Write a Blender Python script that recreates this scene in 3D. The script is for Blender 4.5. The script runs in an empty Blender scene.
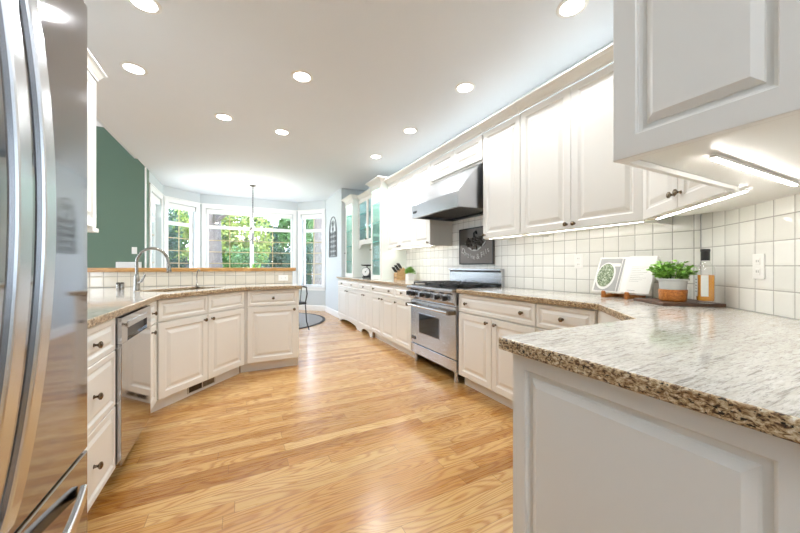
import bpy, bmesh, math, random
from math import sin, cos, pi, radians as R, atan2, hypot, sqrt
from mathutils import Vector, Matrix
random.seed(7)
sc = bpy.context.scene
col = sc.collection
# ---------------------------------------------------------------- camera
cam = bpy.data.cameras.new('camera'); cam.lens = 318/800*36; cam.sensor_width = 36
cam.clip_start = .02; cam.clip_end = 300
co = bpy.data.objects.new('camera', cam); col.objects.link(co)
co.location = (0, 0, 1.14); co.rotation_euler = (R(90), 0, -atan2(160, 318))
sc.camera = co
# ---------------------------------------------------------------- light and exposure
w = bpy.data.worlds.new('sky'); sc.world = w; w.use_nodes = True
nt = w.node_tree; nt.nodes.clear()
bg = nt.nodes.new('ShaderNodeBackground'); ow = nt.nodes.new('ShaderNodeOutputWorld')
tc = nt.nodes.new('ShaderNodeTexCoord'); sp = nt.nodes.new('ShaderNodeSeparateXYZ'); rp = nt.nodes.new('ShaderNodeValToRGB')
nt.links.new(tc.outputs['Generated'], sp.inputs[0]); nt.links.new(sp.outputs[2], rp.inputs[0])
rp.color_ramp.elements[0].color = (.80, .88, 1.0, 1); rp.color_ramp.elements[1].color = (.42, .62, 1.0, 1)
nt.links.new(rp.outputs[0], bg.inputs[0]); bg.inputs[1].default_value = 8.0
nt.links.new(bg.outputs[0], ow.inputs[0])
sun = bpy.data.lights.new('sun', 'SUN'); sun.energy = 4.5; sun.angle = R(1.0); sun.color = (1, .93, .8)
so = bpy.data.objects.new('sun', sun); col.objects.link(so); so.location = (-8, -5, 14)
so.rotation_euler = Vector((.55, .42, -.72)).to_track_quat('-Z', 'Y').to_euler()
DOWNLIGHT_W = 8.5
CHANDELIER_W = 7.0
STRIP_E = 15.0
sc.view_settings.view_transform = 'Standard'; sc.view_settings.look = 'None'
sc.view_settings.gamma = 1; sc.view_settings.use_curve_mapping = False
sc.view_settings.exposure = 0.42
cy = sc.cycles
cy.use_denoising = True
try: cy.denoiser = 'OPENIMAGEDENOISE'
except Exception: pass
cy.max_bounces = 10; cy.diffuse_bounces = 5; cy.glossy_bounces = 5; cy.transmission_bounces = 8; cy.transparent_max_bounces = 12
cy.caustics_reflective = False; cy.caustics_refractive = False; cy.sample_clamp_indirect = 6

# ---------------------------------------------------------------- materials
def srgb(h):
    h = h.lstrip('#'); c = [int(h[i:i+2], 16)/255 for i in (0, 2, 4)]
    return tuple((x/12.92 if x <= .04045 else ((x+.055)/1.055)**2.4) for x in c) + (1,)
class NT:
    def __init__(s, name):
        s.m = bpy.data.materials.new(name); s.m.use_nodes = True; s.t = s.m.node_tree
        s.b = s.t.nodes['Principled BSDF']
    def n(s, typ, **kw):
        nd = s.t.nodes.new('ShaderNode'+typ)
        for k, v in kw.items():
            if k.startswith('_'): nd.inputs[int(k[1:])].default_value = v
            elif k.startswith('i_'): nd.inputs[k[2:].replace('_', ' ')].default_value = v
            else: setattr(nd, k, v)
        return nd
    def l(s, a, b): s.t.links.new(a, b)
    def math(s, op, a, b=None, c=None):
        nd = s.t.nodes.new('ShaderNodeMath'); nd.operation = op
        for i, v in enumerate((a, b, c)):
            if v is None: continue
            if isinstance(v, (int, float)): nd.inputs[i].default_value = v
            else: s.l(v, nd.inputs[i])
        return nd.outputs[0]
    def mix(s, f, a, b, bt='MIX'):
        nd = s.t.nodes.new('ShaderNodeMix'); nd.data_type = 'RGBA'; nd.blend_type = bt
        for i, v in ((0, f), (6, a), (7, b)):
            if isinstance(v, (int, float, tuple)): nd.inputs[i].default_value = v
            else: s.l(v, nd.inputs[i])
        return nd.outputs[2]
    def ramp(s, f, stops, interp='LINEAR'):
        nd = s.t.nodes.new('ShaderNodeValToRGB'); cr = nd.color_ramp; cr.interpolation = interp
        cr.elements[0].position, cr.elements[0].color = stops[0]
        cr.elements[1].position, cr.elements[1].color = stops[-1]
        for p, c in stops[1:-1]:
            e = cr.elements.new(p); e.color = c
        s.l(f, nd.inputs[0]); return nd.outputs[0]
    def bump(s, h, strength, dist=.01):
        nd = s.n('Bump'); nd.inputs['Strength'].default_value = strength; nd.inputs['Distance'].default_value = dist
        s.l(h, nd.inputs['Height']); s.l(nd.outputs[0], s.b.inputs['Normal'])
    def coords(s, kind='Object', scale=None):
        o = s.n('TexCoord').outputs[kind]
        if scale:
            mp = s.n('Mapping'); mp.inputs['Scale'].default_value = scale; s.l(o, mp.inputs[0]); o = mp.outputs[0]
        return o
    def noise(s, vec, scale, detail=3, rough=.5, dist=0):
        nd = s.n('TexNoise'); nd.inputs['Scale'].default_value = scale; nd.inputs['Detail'].default_value = detail
        nd.inputs['Roughness'].default_value = rough; nd.inputs['Distortion'].default_value = dist
        s.l(vec, nd.inputs['Vector']); return nd.outputs[0]
def plain(name, hexc, rough=.5, metal=0, var=.04, nscale=6, spec=.5, coat=0, aniso=0):
    q = NT(name); c = srgb(hexc)
    v = q.noise(q.coords(), nscale, 2)
    d = tuple(x*(1-var) for x in c[:3]) + (1,)
    q.l(q.mix(v, c, d), q.b.inputs['Base Color'])
    q.b.inputs['Roughness'].default_value = rough; q.b.inputs['Metallic'].default_value = metal
    q.b.inputs['Specular IOR Level'].default_value = spec
    if coat: q.b.inputs['Coat Weight'].default_value = coat; q.b.inputs['Coat Roughness'].default_value = .08
    return q.m
def emit(name, hexc, e, base='#ffffff'):
    q = NT(name); q.b.inputs['Base Color'].default_value = srgb(base)
    q.b.inputs['Emission Color'].default_value = srgb(hexc); q.b.inputs['Emission Strength'].default_value = e
    return q.m
def glassy(name, tint=(1, 1, 1, 1), gloss=.12, rough=.0):
    q = NT(name); t = q.t; out = t.nodes['Material Output']; t.nodes.remove(q.b)
    tr = t.nodes.new('ShaderNodeBsdfTransparent'); tr.inputs[0].default_value = tint
    gl = t.nodes.new('ShaderNodeBsdfGlossy'); gl.inputs['Roughness'].default_value = rough
    mx = t.nodes.new('ShaderNodeMixShader'); fr = t.nodes.new('ShaderNodeLayerWeight'); fr.inputs[0].default_value = .5
    t.links.new(q.math('MULTIPLY_ADD', q.math('POWER', fr.outputs['Facing'], 4.0), .8, gloss*.5), mx.inputs[0])
    t.links.new(tr.outputs[0], mx.inputs[1]); t.links.new(gl.outputs[0], mx.inputs[2]); t.links.new(mx.outputs[0], out.inputs[0])
    return q.m
def steel(name, hexc='#c9c9c8', rough=.2, stretch=(1, 1, 25), br=.02):
    q = NT(name); v = q.noise(q.coords('Object', stretch), 12, 2)
    q.b.inputs['Base Color'].default_value = srgb(hexc); q.b.inputs['Metallic'].default_value = 1
    r = q.math('MULTIPLY_ADD', v, br, rough-br/2); q.l(r, q.b.inputs['Roughness'])
    return q.m
def tile_mat(name, off=0.0, zoff=0.0, ca='#f1f0ea', cb_='#e7e6df', cg='#a8a59e'):
    q = NT(name); o = q.coords(); s = q.n('SeparateXYZ'); q.l(o, s.inputs[0])
    P = .1085
    X = q.math('DIVIDE', q.math('ADD', s.outputs[0], off), P); Z = q.math('DIVIDE', q.math('ADD', s.outputs[2], zoff), P)
    def edge(c):
        f = q.math('FRACT', c); return q.math('MINIMUM', f, q.math('SUBTRACT', 1.0, f))
    e = q.math('MINIMUM', edge(X), edge(Z))
    wob = q.noise(o, 60, 1)
    e2 = q.math('ADD', e, q.math('MULTIPLY', q.math('SUBTRACT', wob, .5), .012))
    g = q.n('MapRange'); g.inputs[1].default_value = .014; g.inputs[2].default_value = .028; q.l(e2, g.inputs[0]); g = g.outputs[0]
    cx = q.n('CombineXYZ'); q.l(q.math('FLOOR', X), cx.inputs[0]); q.l(q.math('FLOOR', Z), cx.inputs[1])
    wn = q.n('TexWhiteNoise'); q.l(cx.outputs[0], wn.inputs[0])
    tile = q.mix(wn.outputs[0], srgb(ca), srgb(cb_))
    q.l(q.mix(g, srgb(cg), tile), q.b.inputs['Base Color'])
    rr = q.n('MapRange'); rr.inputs[3].default_value = .7; rr.inputs[4].default_value = .1; q.l(g, rr.inputs[0]); q.l(rr.outputs[0], q.b.inputs['Roughness'])
    pil = q.n('MapRange'); pil.interpolation_type = 'SMOOTHSTEP'; pil.inputs[1].default_value = .0; pil.inputs[2].default_value = .12; q.l(e, pil.inputs[0])
    wavy = q.noise(o, 22, 2)
    hgt = q.math('ADD', pil.outputs[0], q.math('MULTIPLY', wavy, .9))
    q.bump(hgt, .35, .004)
    return q.m
def wood(name, a, b, scale=(1, 14, 14), rough=.4, nscale=4, rings=18):
    q = NT(name); v = q.coords('Object', scale); n = q.noise(v, nscale, 4, .6)
    r = q.math('MULTIPLY_ADD', q.math('SINE', q.math('MULTIPLY', n, rings)), .5, .5)
    f = q.math('ADD', q.math('MULTIPLY', r, .5), q.math('MULTIPLY', n, .5))
    q.l(q.mix(f, srgb(a), srgb(b)), q.b.inputs['Base Color']); q.b.inputs['Roughness'].default_value = rough
    return q.m
def floor_mat():
    q = NT('oak_floor'); o = q.coords(); s = q.n('SeparateXYZ'); q.l(o, s.inputs[0])
    W = .083; L = 1.25
    row = q.math('FLOOR', q.math('DIVIDE', s.outputs[1], W)); fy = q.math('FRACT', q.math('DIVIDE', s.outputs[1], W))
    wn = q.n('TexWhiteNoise', noise_dimensions='1D'); q.l(row, wn.inputs['W'])
    xs = q.math('ADD', q.math('DIVIDE', s.outputs[0], L), q.math('MULTIPLY', wn.outputs[0], 7.3))
    colm = q.math('FLOOR', xs); fx = q.math('FRACT', xs)
    cb = q.n('CombineXYZ'); q.l(row, cb.inputs[0]); q.l(colm, cb.inputs[1])
    rnd = q.n('TexWhiteNoise'); q.l(cb.outputs[0], rnd.inputs[0])
    rs = q.n('SeparateColor'); q.l(rnd.outputs[1], rs.inputs[0])
    # grain
    gv = q.n('CombineXYZ')
    q.l(q.math('ADD', q.math('MULTIPLY', s.outputs[0], .9), q.math('MULTIPLY', rs.outputs[0], 40)), gv.inputs[0])
    q.l(q.math('ADD', q.math('MULTIPLY', s.outputs[1], 5.0), q.math('MULTIPLY', rs.outputs[1], 30)), gv.inputs[1])
    big = q.noise(gv.outputs[0], 1.5, 1.5, .4, .2)
    ring = q.math('MULTIPLY_ADD', q.math('SINE', q.math('MULTIPLY', big, 100)), .5, .5)
    ring = q.math('POWER', ring, 2.2)
    fv = q.n('CombineXYZ'); q.l(q.math('MULTIPLY', s.outputs[0], 6), fv.inputs[0]); q.l(q.math('MULTIPLY', s.outputs[1], 160), fv.inputs[1])
    fine = q.noise(fv.outputs[0], 1.0, 3)
    base = q.ramp(rs.outputs[2], [(0, srgb('#ad7a38')), (.22, srgb('#c59350')), (.5, srgb('#d0a566')), (.78, srgb('#dcb97f')), (1, srgb('#b78544'))])
    dark = q.mix(1.0, base, srgb('#c3955c'), 'MULTIPLY')
    f = q.math('ADD', q.math('MULTIPLY', ring, .52), q.math('MULTIPLY', fine, .3))
    c = q.mix(f, base, dark)
    ex = q.math('MINIMUM', fx, q.math('SUBTRACT', 1.0, fx)); ey = q.math('MINIMUM', fy, q.math('SUBTRACT', 1.0, fy))
    gap = q.math('MAXIMUM', q.math('LESS_THAN', ex, .0012), q.math('LESS_THAN', ey, .014))
    c = q.mix(q.math('MULTIPLY', gap, .55), c, srgb('#6b4420'))
    q.l(c, q.b.inputs['Base Color'])
    q.l(q.math('MULTIPLY_ADD', fine, .08, .24), q.b.inputs['Roughness'])
    q.b.inputs['Coat Weight'].default_value = .4; q.b.inputs['Coat Roughness'].default_value = .2
    hb = q.noise(o, 5, 2)
    q.bump(q.math('SUBTRACT', q.math('MULTIPLY', hb, .6), q.math('ADD', q.math('MULTIPLY', gap, .5), q.math('MULTIPLY', ring, .05))), .12, .004)
    return q.m
def granite(name, edge=False, rot=.6):
    q = NT(name); o = q.coords()
    mp = q.n('Mapping'); mp.inputs['Rotation'].default_value = (0, 0, rot)
    mp.inputs['Scale'].default_value = (1, 1, 1) if edge else (.8, 4.5, 1.0); q.l(o, mp.inputs[0]); v = mp.outputs[0]
    if edge:
        vv = q.coords('Object', (1, 1, 1.6))
        a = q.noise(vv, 95, 4, .65, .5); b = q.noise(vv, 28, 3, .6, .4); c2 = q.noise(vv, 120, 2)
        c = q.ramp(a, [(.32, srgb('#241a14')), (.42, srgb('#6b4c33')), (.49, srgb('#b0946c')), (.57, srgb('#d3bf9c')), (.70, srgb('#efe8d8'))])
        c = q.mix(q.ramp(b, [(.54, (0, 0, 0, 1)), (.70, (.8, .8, .8, 1))]), c, srgb('#94704a'))
        c = q.mix(q.ramp(c2, [(.60, (0, 0, 0, 1)), (.66, (1, 1, 1, 1))]), c, srgb('#1f1713'))
        q.b.inputs['Roughness'].default_value = .3
        q.bump(b, .4, .006)
    else:
        a = q.noise(v, 34, 6, .7, .8); b = q.noise(v, 9, 4, .6, .5); d = q.noise(v, 60, 3, .6)
        c = q.ramp(a, [(.28, srgb('#968e84')), (.40, srgb('#c4beb5')), (.50, srgb('#dcd8d0')), (.70, srgb('#eceae5'))])  # top tones paler than the edge; washed-out reflection put into the colour
        c = q.mix(q.ramp(b, [(.48, (0, 0, 0, 1)), (.7, (.5, .5, .5, 1))]), c, srgb('#c2b8a8'))
        c = q.mix(q.ramp(d, [(.56, (0, 0, 0, 1)), (.68, (.5, .5, .5, 1))]), c, srgb('#5b544d'))
        st_ = q.n('Mapping'); st_.inputs['Rotation'].default_value = (0, 0, rot+.1); st_.inputs['Scale'].default_value = (2.5, 40, 1); q.l(o, st_.inputs[0])
        e_ = q.noise(st_.outputs[0], 3.0, 4, .65, .4)
        c = q.mix(q.ramp(e_, [(.56, (0, 0, 0, 1)), (.66, (.7, .7, .7, 1))]), c, srgb('#7b736a'))
        q.b.inputs['Roughness'].default_value = .07
        q.b.inputs['Specular IOR Level'].default_value = .7
    q.l(c, q.b.inputs['Base Color'])
    return q.m
M = {}
M['cab'] = plain('cream_cabinet_paint', '#eceae4', .32, var=.02)
M['cabin'] = plain('cabinet_interior', '#e9efe8', .5, var=.02)
M['wall'] = plain('pale_blue_wall_paint', '#cfd6d8', .6, var=.02)
M['green'] = plain('sage_green_wall_paint', '#667f6c', .6, var=.03)
M['ceil'] = plain('ceiling_paint', '#e6eaef', .8, var=.015)
M['trim'] = plain('white_trim_paint', '#f4f4f2', .4, var=.01)
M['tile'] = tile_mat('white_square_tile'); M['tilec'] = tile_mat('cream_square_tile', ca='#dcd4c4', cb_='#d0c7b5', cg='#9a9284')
M['floor'] = floor_mat()
M['gran'] = granite('polished_granite'); M['grane'] = granite('granite_edge', True)
M['steel'] = steel('brushed_steel', '#c4c7cc', rough=.27); M['steelm'] = steel('polished_steel', '#b9b9bb', .07, br=.02)
M['fridge'] = steel('fridge_steel', '#a9a7a8', .06, (25, 1, 1), .015)
M['steeld'] = steel('dark_steel', '#6f6a64', .3)
M['handle'] = plain('satin_handle_steel', '#d4d6d8', .2, 1, var=.02)
M['nickel'] = steel('brushed_nickel', '#a8a39b', .22); M['bronze'] = steel('aged_nickel', '#7a6c5c', .25)
M['bronzetip'] = steel('knob_brown', '#8a6f52', .25)
M['black'] = plain('black_enamel', '#141414', .35); M['blackglass'] = plain('black_glass', '#0b0c0d', .06)
M['iron'] = plain('wrought_iron', '#6f7375', .5); M['rubber'] = plain('black_plastic', '#1a1918', .4)
M['barwood'] = wood('bar_wood', '#d9a968', '#9a6a36', (2, 22, 14), .3)
M['walnut'] = wood('walnut_board', '#6d4c36', '#3c2a20', (1.2, 14, 8), .45)
M['olive'] = wood('olive_wood', '#d58a3e', '#8a4a1a', (6, 16, 22), .35, 5, 26)
M['bamboo'] = wood('beech_block', '#d9b88a', '#b38755', (3, 3, 12), .45)
M['white'] = plain('white_plastic', '#f3f1ec', .35); M['slot'] = plain('outlet_slot', '#5a554e', .5)
M['grout'] = plain('wall_bead', '#dcd8cc', .5)
M['clear'] = glassy('clear_glass'); M['mint'] = glassy('cabinet_glass', (.84, .97, .95, 1), .14)
M['blueg'] = glassy('blue_cabinet_glass', (.60, .74, .80, 1), .2)
M['mintedge'] = plain('glass_shelf_edge', '#5fb0a8', .15)
M['tan'] = plain('window_grille', '#c9b48f', .5); M['lamp'] = emit('downlight_glow', '#ffffff', 12)
M['led'] = emit('led_glow', '#fffdf8', STRIP_E*2.2); M['bulb'] = emit('bulb_glow', '#ffe9c8', 18)
M['rug'] = plain('grey_rug', '#9c9a98', .9, var=.35, nscale=30); M['rugedge'] = plain('rug_border', '#3e3c3c', .9)
M['bark'] = wood('tree_bark', '#746b64', '#3a342f', (8, 8, 1.5), .9)
M['leafg'] = plain('leaf_bright', '#55803a', .5, var=.6, nscale=2); M['leafd'] = plain('leaf_deep', '#31563b', .55, var=.6, nscale=2)
M['leafy'] = plain('leaf_yellow', '#98a84c', .5, var=.5, nscale=2)
M['herb'] = plain('herb_leaf', '#9fd660', .4, var=.5, nscale=40); M['herbd'] = plain('herb_leaf_dark', '#3f7a26', .4, var=.5, nscale=40)
M['soil'] = plain('soil', '#2a2018', .9); M['grass'] = plain('lawn', '#8a9a68', .9, var=.5, nscale=1)
M['pot'] = plain('grey_glazed_pot', '#c9ccca', .2); M['linen'] = plain('linen', '#cfc9bd', .8)
M['paper'] = plain('book_paper', '#f6f5f1', .5, var=.01); M['ink'] = plain('printed_ink', '#9a9a98', .6); M['photo'] = plain('photo_grey', '#b9b9b8', .5, var=.35, nscale=12)
M['salad'] = None; M['bowl'] = plain('bowl_white', '#efefec', .4)
M['pewter'] = steel('pewter_plaque', '#6d6763', .42, (20, 20, 20), .15); M['pewl'] = steel('worn_pewter', '#a9a4a0', .4)
M['label'] = plain('bottle_label', '#e6e8e4', .5); M['amber'] = None
q = NT('salad_green'); _o = q.coords(); _n = q.noise(_o, 90, 4, .7)
q.l(q.ramp(_n, [(.35, srgb('#2f3a2a')), (.46, srgb('#5f7350')), (.54, srgb('#93a27f')), (.64, srgb('#dfe3d6'))]), q.b.inputs['Base Color']); M['salad'] = q.m
q = NT('amber_oil'); q.b.inputs['Base Color'].default_value = srgb('#e8a03c'); q.b.inputs['Roughness'].default_value = .1
q.b.inputs['Transmission Weight'].default_value = .15; M['amber'] = q.m
M['chairm'] = plain('dark_chair_metal', '#2c2d30', .4)
# peel: reflective outdoors ok

# ---------------------------------------------------------------- mesh helpers
class MB:
    def __init__(s): s.bm = bmesh.new(); s.mi = 0
    def face(s, vs):
        try:
            f = s.bm.faces.new(vs); f.material_index = s.mi; return f
        except ValueError: return None
    def box(s, x0, x1, y0, y1, z0, z1, mat=None, mi=None):
        v = [s.bm.verts.new((x, y, z)) for z in (z0, z1) for y in (y0, y1) for x in (x0, x1)]
        if mat is not None:
            for q_ in v: q_.co = mat @ q_.co
        fs = [(0, 2, 3, 1), (4, 5, 7, 6), (0, 1, 5, 4), (2, 6, 7, 3), (0, 4, 6, 2), (1, 3, 7, 5)]
        for f in fs:
            g = s.face([v[i] for i in f])
            if g and mi is not None: g.material_index = mi
        return s
    def prism(s, pts, z0, z1, side=0, top=0):
        a = sum(pts[i][0]*pts[(i+1) % len(pts)][1]-pts[(i+1) % len(pts)][0]*pts[i][1] for i in range(len(pts)))
        if a < 0: pts = pts[::-1]
        lo = [s.bm.verts.new((x, y, z0)) for x, y in pts]; hi = [s.bm.verts.new((x, y, z1)) for x, y in pts]
        f = s.face(hi); f.material_index = top
        f = s.face(lo[::-1]); f.material_index = top
        n = len(pts)
        for i in range(n):
            f = s.face([lo[i], lo[(i+1) % n], hi[(i+1) % n], hi[i]]); f.material_index = side
        return s
    def poly(s, pts, d):   # extrude 3-D polygon by vector d
        d = Vector(d); A = [s.bm.verts.new(p) for p in pts]; B = [s.bm.verts.new(Vector(p)+d) for p in pts]; n = len(pts)
        s.face(A); s.face(B[::-1])
        for i in range(n): s.face([A[(i+1) % n], A[i], B[i], B[(i+1) % n]])
        return s
    def tube(s, pts, r, n=8, caps=True):
        pts = [Vector(p) for p in pts]; rings = []
        rs = r if isinstance(r, (list, tuple)) else [r]*len(pts)
        up = None
        for i, p in enumerate(pts):
            t = (pts[min(i+1, len(pts)-1)]-pts[max(i-1, 0)]).normalized()
            if up is None:
                up = Vector((0, 0, 1)) if abs(t.z) < .9 else Vector((1, 0, 0))
            a = t.cross(up).normalized(); b = a.cross(t).normalized(); up = b
            rings.append([s.bm.verts.new(p+a*rs[i]*cos(2*pi*k/n)+b*rs[i]*sin(2*pi*k/n)) for k in range(n)])
        for i in range(len(rings)-1):
            for k in range(n):
                s.face([rings[i][k], rings[i+1][k], rings[i+1][(k+1) % n], rings[i][(k+1) % n]])
        if caps: s.face(rings[0]); s.face(rings[-1][::-1])
        return s
    def ribbon(s, pts, wv, th):   # flat bar along pts; wv half width vector, th half thickness vector
        rings = []
        for p in pts:
            p = Vector(p); wv_ = Vector(wv); t_ = Vector(th)
            rings.append([s.bm.verts.new(p+a*wv_+b*t_) for a, b in ((-1, -1), (1, -1), (1, 1), (-1, 1))])
        for i in range(len(rings)-1):
            for k in range(4): s.face([rings[i][k], rings[i][(k+1) % 4], rings[i+1][(k+1) % 4], rings[i+1][k]])
        s.face(rings[0][::-1]); s.face(rings[-1])
        return s
    def lathe(s, prof, n=20, c=(0, 0, 0), mat=None):
        c = Vector(c); rings = []
        for r, z in prof:
            ring = []
            for k in range(n):
                v = Vector((r*cos(2*pi*k/n), r*sin(2*pi*k/n), z))
                if mat is not None: v = mat @ v
                ring.append(s.bm.verts.new(v+c))
            rings.append(ring)
        for i in range(len(rings)-1):
            for k in range(n):
                s.face([rings[i][k], rings[i][(k+1) % n], rings[i+1][(k+1) % n], rings[i+1][k]])
        if prof[0][0] > 1e-5: s.face(rings[0][::-1])
        if prof[-1][0] > 1e-5: s.face(rings[-1])
        return s
    def cyl(s, p0, p1, r, n=12): return s.tube([p0, p1], r, n)
    def panel(s, x0, x1, z0, z1, prof, yb=0):   # nested rings; prof (inset, depth towards -y)
        rings = []
        for ins, d in prof:
            rings.append([s.bm.verts.new((x, yb-d, z)) for x, z in ((x0+ins, z0+ins), (x1-ins, z0+ins), (x1-ins, z1-ins), (x0+ins, z1-ins))])
        for i in range(len(rings)-1):
            for k in range(4): s.face([rings[i][k], rings[i][(k+1) % 4], rings[i+1][(k+1) % 4], rings[i+1][k]])
        s.face(rings[-1]); s.face(rings[0][::-1])
        return s
    def leaf(s, c, L, W, rot):
        pts = [(0, 0, 0), (W*.5, L*.45, L*.06), (0, L, -L*.05), (-W*.5, L*.45, L*.06)]
        vs = [s.bm.verts.new(Vector(c)+rot @ Vector(p)) for p in pts]
        s.face(vs); return s
    def build(s, name, mat, parent=None, bevel=0, smooth=False, loc=None, rz=0, fix=True):
        me = bpy.data.meshes.new(name)
        if fix: bmesh.ops.recalc_face_normals(s.bm, faces=s.bm.faces)
        s.bm.to_mesh(me); s.bm.free()
        for m_ in (mat if isinstance(mat, (list, tuple)) else [mat]): me.materials.append(M[m_] if isinstance(m_, str) else m_)
        if smooth:
            me.shade_smooth() if hasattr(me, 'shade_smooth') else None
            try: me.set_sharp_from_angle(angle=R(40))
            except Exception: pass
        o = bpy.data.objects.new(name, me); col.objects.link(o)
        if parent: o.parent = parent
        if loc: o.location = loc
        if rz: o.rotation_euler = (0, 0, rz)
        if bevel:
            b = o.modifiers.new('bevel', 'BEVEL'); b.width = bevel; b.segments = 2; b.limit_method = 'ANGLE'; b.angle_limit = R(40)
        return o
def tag(o, label=None, cat=None, group=None, kind=None):
    if label: o['label'] = label
    if cat: o['category'] = cat
    if group: o['group'] = group
    if kind: o['kind'] = kind
    return o
def thing(name, label, cat, loc, rz=0, group=None):
    o = bpy.data.objects.new(name, None); col.objects.link(o); o.location = loc; o.rotation_euler = (0, 0, rz)
    o.empty_display_size = .1
    return tag(o, label, cat, group)
def struct(mb, name, mat, **k): return tag(mb.build(name, mat, **k), kind='structure')
def copy_tree(o, parent=None):
    c = o.copy(); col.objects.link(c); c.parent = parent
    for ch in list(o.children): copy_tree(ch, c)
    return c
def rotm(ax, ay, az): return Matrix.Rotation(az, 3, 'Z') @ Matrix.Rotation(ay, 3, 'Y') @ Matrix.Rotation(ax, 3, 'X')
def text(name, s, size, mat, parent, loc, rot, ext=.0006, align='CENTER'):
    cu = bpy.data.curves.new(name, 'FONT'); cu.body = s; cu.size = size; cu.extrude = ext; cu.align_x = align; cu.align_y = 'CENTER'
    t = bpy.data.objects.new(name, cu); col.objects.link(t); bpy.context.view_layer.update()
    me = bpy.data.meshes.new_from_object(t.evaluated_get(bpy.context.evaluated_depsgraph_get()))
    bpy.data.objects.remove(t); me.materials.clear(); me.materials.append(M[mat])
    o = bpy.data.objects.new(name, me); col.objects.link(o); o.parent = parent; o.location = loc; o.rotation_euler = rot
    return o
def at(u, v, z=None, X=None, Y=None):
    a = (u-400)/318; b = (266-v)/318; dx, dy = .4494+.8933*a, .8933-.4494*a
    s = (z-1.14)/b if z is not None else (X/dx if X is not None else Y/dy)
    return Vector((dx*s, dy*s, 1.14+b*s))

# ================================================================= SHELL
CZ = 2.83
XL, XR = -1.43, 2.49
PB = [(-1.43, 6.84), (-1.43, 8.11), (-.83, 8.70), (1.36, 8.70), (1.95, 8.11), (1.95, 6.68)]
fl = MB(); fl.prism([(-6.2, -3.2), (2.9, -3.2), (2.9, 6.9), (2.15, 6.9), (2.15, 8.3), (1.4, 8.95), (-.9, 8.95), (-1.65, 8.2), (-1.65, 7.0), (-6.2, 7.0)], -.12, 0)
struct(fl, 'floor', 'floor')
cl = MB(); cl.prism([(-1.43, -3.2), (2.9, -3.2), (2.9, 6.9), (2.15, 6.9), (2.15, 8.3), (1.4, 8.95), (-.9, 8.95), (-1.65, 8.2), (-1.65, 6.84), (-1.43, 6.84)], CZ, CZ+.14)
struct(cl, 'ceiling', 'ceil')
cl2 = MB(); cl2.box(-6.2, -1.43, -3.2, 7.0, 3.6, 3.75); struct(cl2, 'ceiling', 'ceil')

def wall_seg(p0, p1, name, mat, openings=(), z0=0, z1=CZ, th=.16, ext=(0, 0), side=1):
    """inner face runs p0->p1, wall body lies to the left side (side=1) or right (-1)"""
    d = Vector((p1[0]-p0[0], p1[1]-p0[1], 0)); L = d.length; rz = atan2(d.y, d.x)
    mb = MB(); y0, y1 = (0, th) if side > 0 else (-th, 0)
    xs = -ext[0]
    for (a, b, c, e) in openings:
        mb.box(xs, a, y0, y1, z0, z1)
        if c > z0: mb.box(a, b, y0, y1, z0, c)
        if e < z1: mb.box(a, b, y0, y1, e, z1)
        xs = b
    mb.box(xs, L+ext[1], y0, y1, z0, z1)
    return struct(mb, name, mat, loc=(p0[0], p0[1], 0), rz=rz)
# kitchen right wall, diagonal wall and the piece beside the foreground cabinets
wall_seg((2.49, 6.68), (2.49, .896), 'wall_right', 'wall')
wall_seg((2.49, .896), (1.45, -.144), 'wall_diagonal', 'wall', ext=(.07, 0))
wall_seg((1.45, -.144), (1.45, -3.0), 'wall_near', 'wall', [(1.15, 2.75, .95, 2.4)])  # opening out of view, added to let daylight in from the right
wall_seg((XL, -3.0), (XL, 2.95), 'wall_left', 'wall')
WIN_Z = (.62, 2.50)
# bay
wall_seg(PB[0], PB[1], 'wall_bay_left', 'wall', [(.22, 1.10, WIN_Z[0], WIN_Z[1])])
wall_seg(PB[1], PB[2], 'wall_bay_left_diagonal', 'wall', [(.10, .74, WIN_Z[0], WIN_Z[1])], ext=(.06, .06))
wall_seg(PB[2], PB[3], 'wall_back', 'wall', [(.12, 2.07, WIN_Z[0], WIN_Z[1])])
wall_seg(PB[3], PB[4], 'wall_bay_right_diagonal', 'wall', [(.10, .74, WIN_Z[0], WIN_Z[1])], ext=(.06, .06))
wall_seg(PB[4], PB[5], 'wall_bay_right', 'wall', ext=(0, 0), th=.2)
wall_seg((2.15, 6.68), (2.65, 6.68), 'wall_cabinet_end', 'wall', th=.2)
# family room beyond
wall_seg((-6.0, 6.83), (-1.43, 6.83), 'wall_green', 'green', z1=3.6)
mb = MB(); mb.box(-1.45, -1.432, 6.79, 6.829, 0, CZ); struct(mb, 'trim_1', 'trim')
mb = MB(); mb.box(-1.60, -1.43, -3.0, 6.84, CZ+.14, 3.6); struct(mb, 'wall_header', 'ceil')
mb = MB(); mb.box(-1.436, -1.43, 2.95, 6.8, CZ, CZ+.14); struct(mb, 'trim_2', 'trim')
mb = MB(); mb.poly([(-6, 6.83, 3.6), (-6, 6.73, 3.6), (-6, 6.75, 3.55), (-6, 6.81, 3.47), (-6, 6.83, 3.42)], (4.4, 0, 0)); struct(mb, 'trim_3', 'trim')
wall_seg((-6.0, -3.0), (-6.0, 6.84), 'wall_family_left', 'green', [(2.4, 4.2, .7, 2.6), (6.4, 8.2, .7, 2.6)], z1=3.6)  # both openings unseen, put in to light the green room
wall_seg((1.45, -3.0), (-6.0, -3.0), 'wall_behind', 'wall', [(4.2, 6.6, .5, 2.6)], z1=3.6)  # unseen opening, added for daylight from behind the camera
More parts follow.
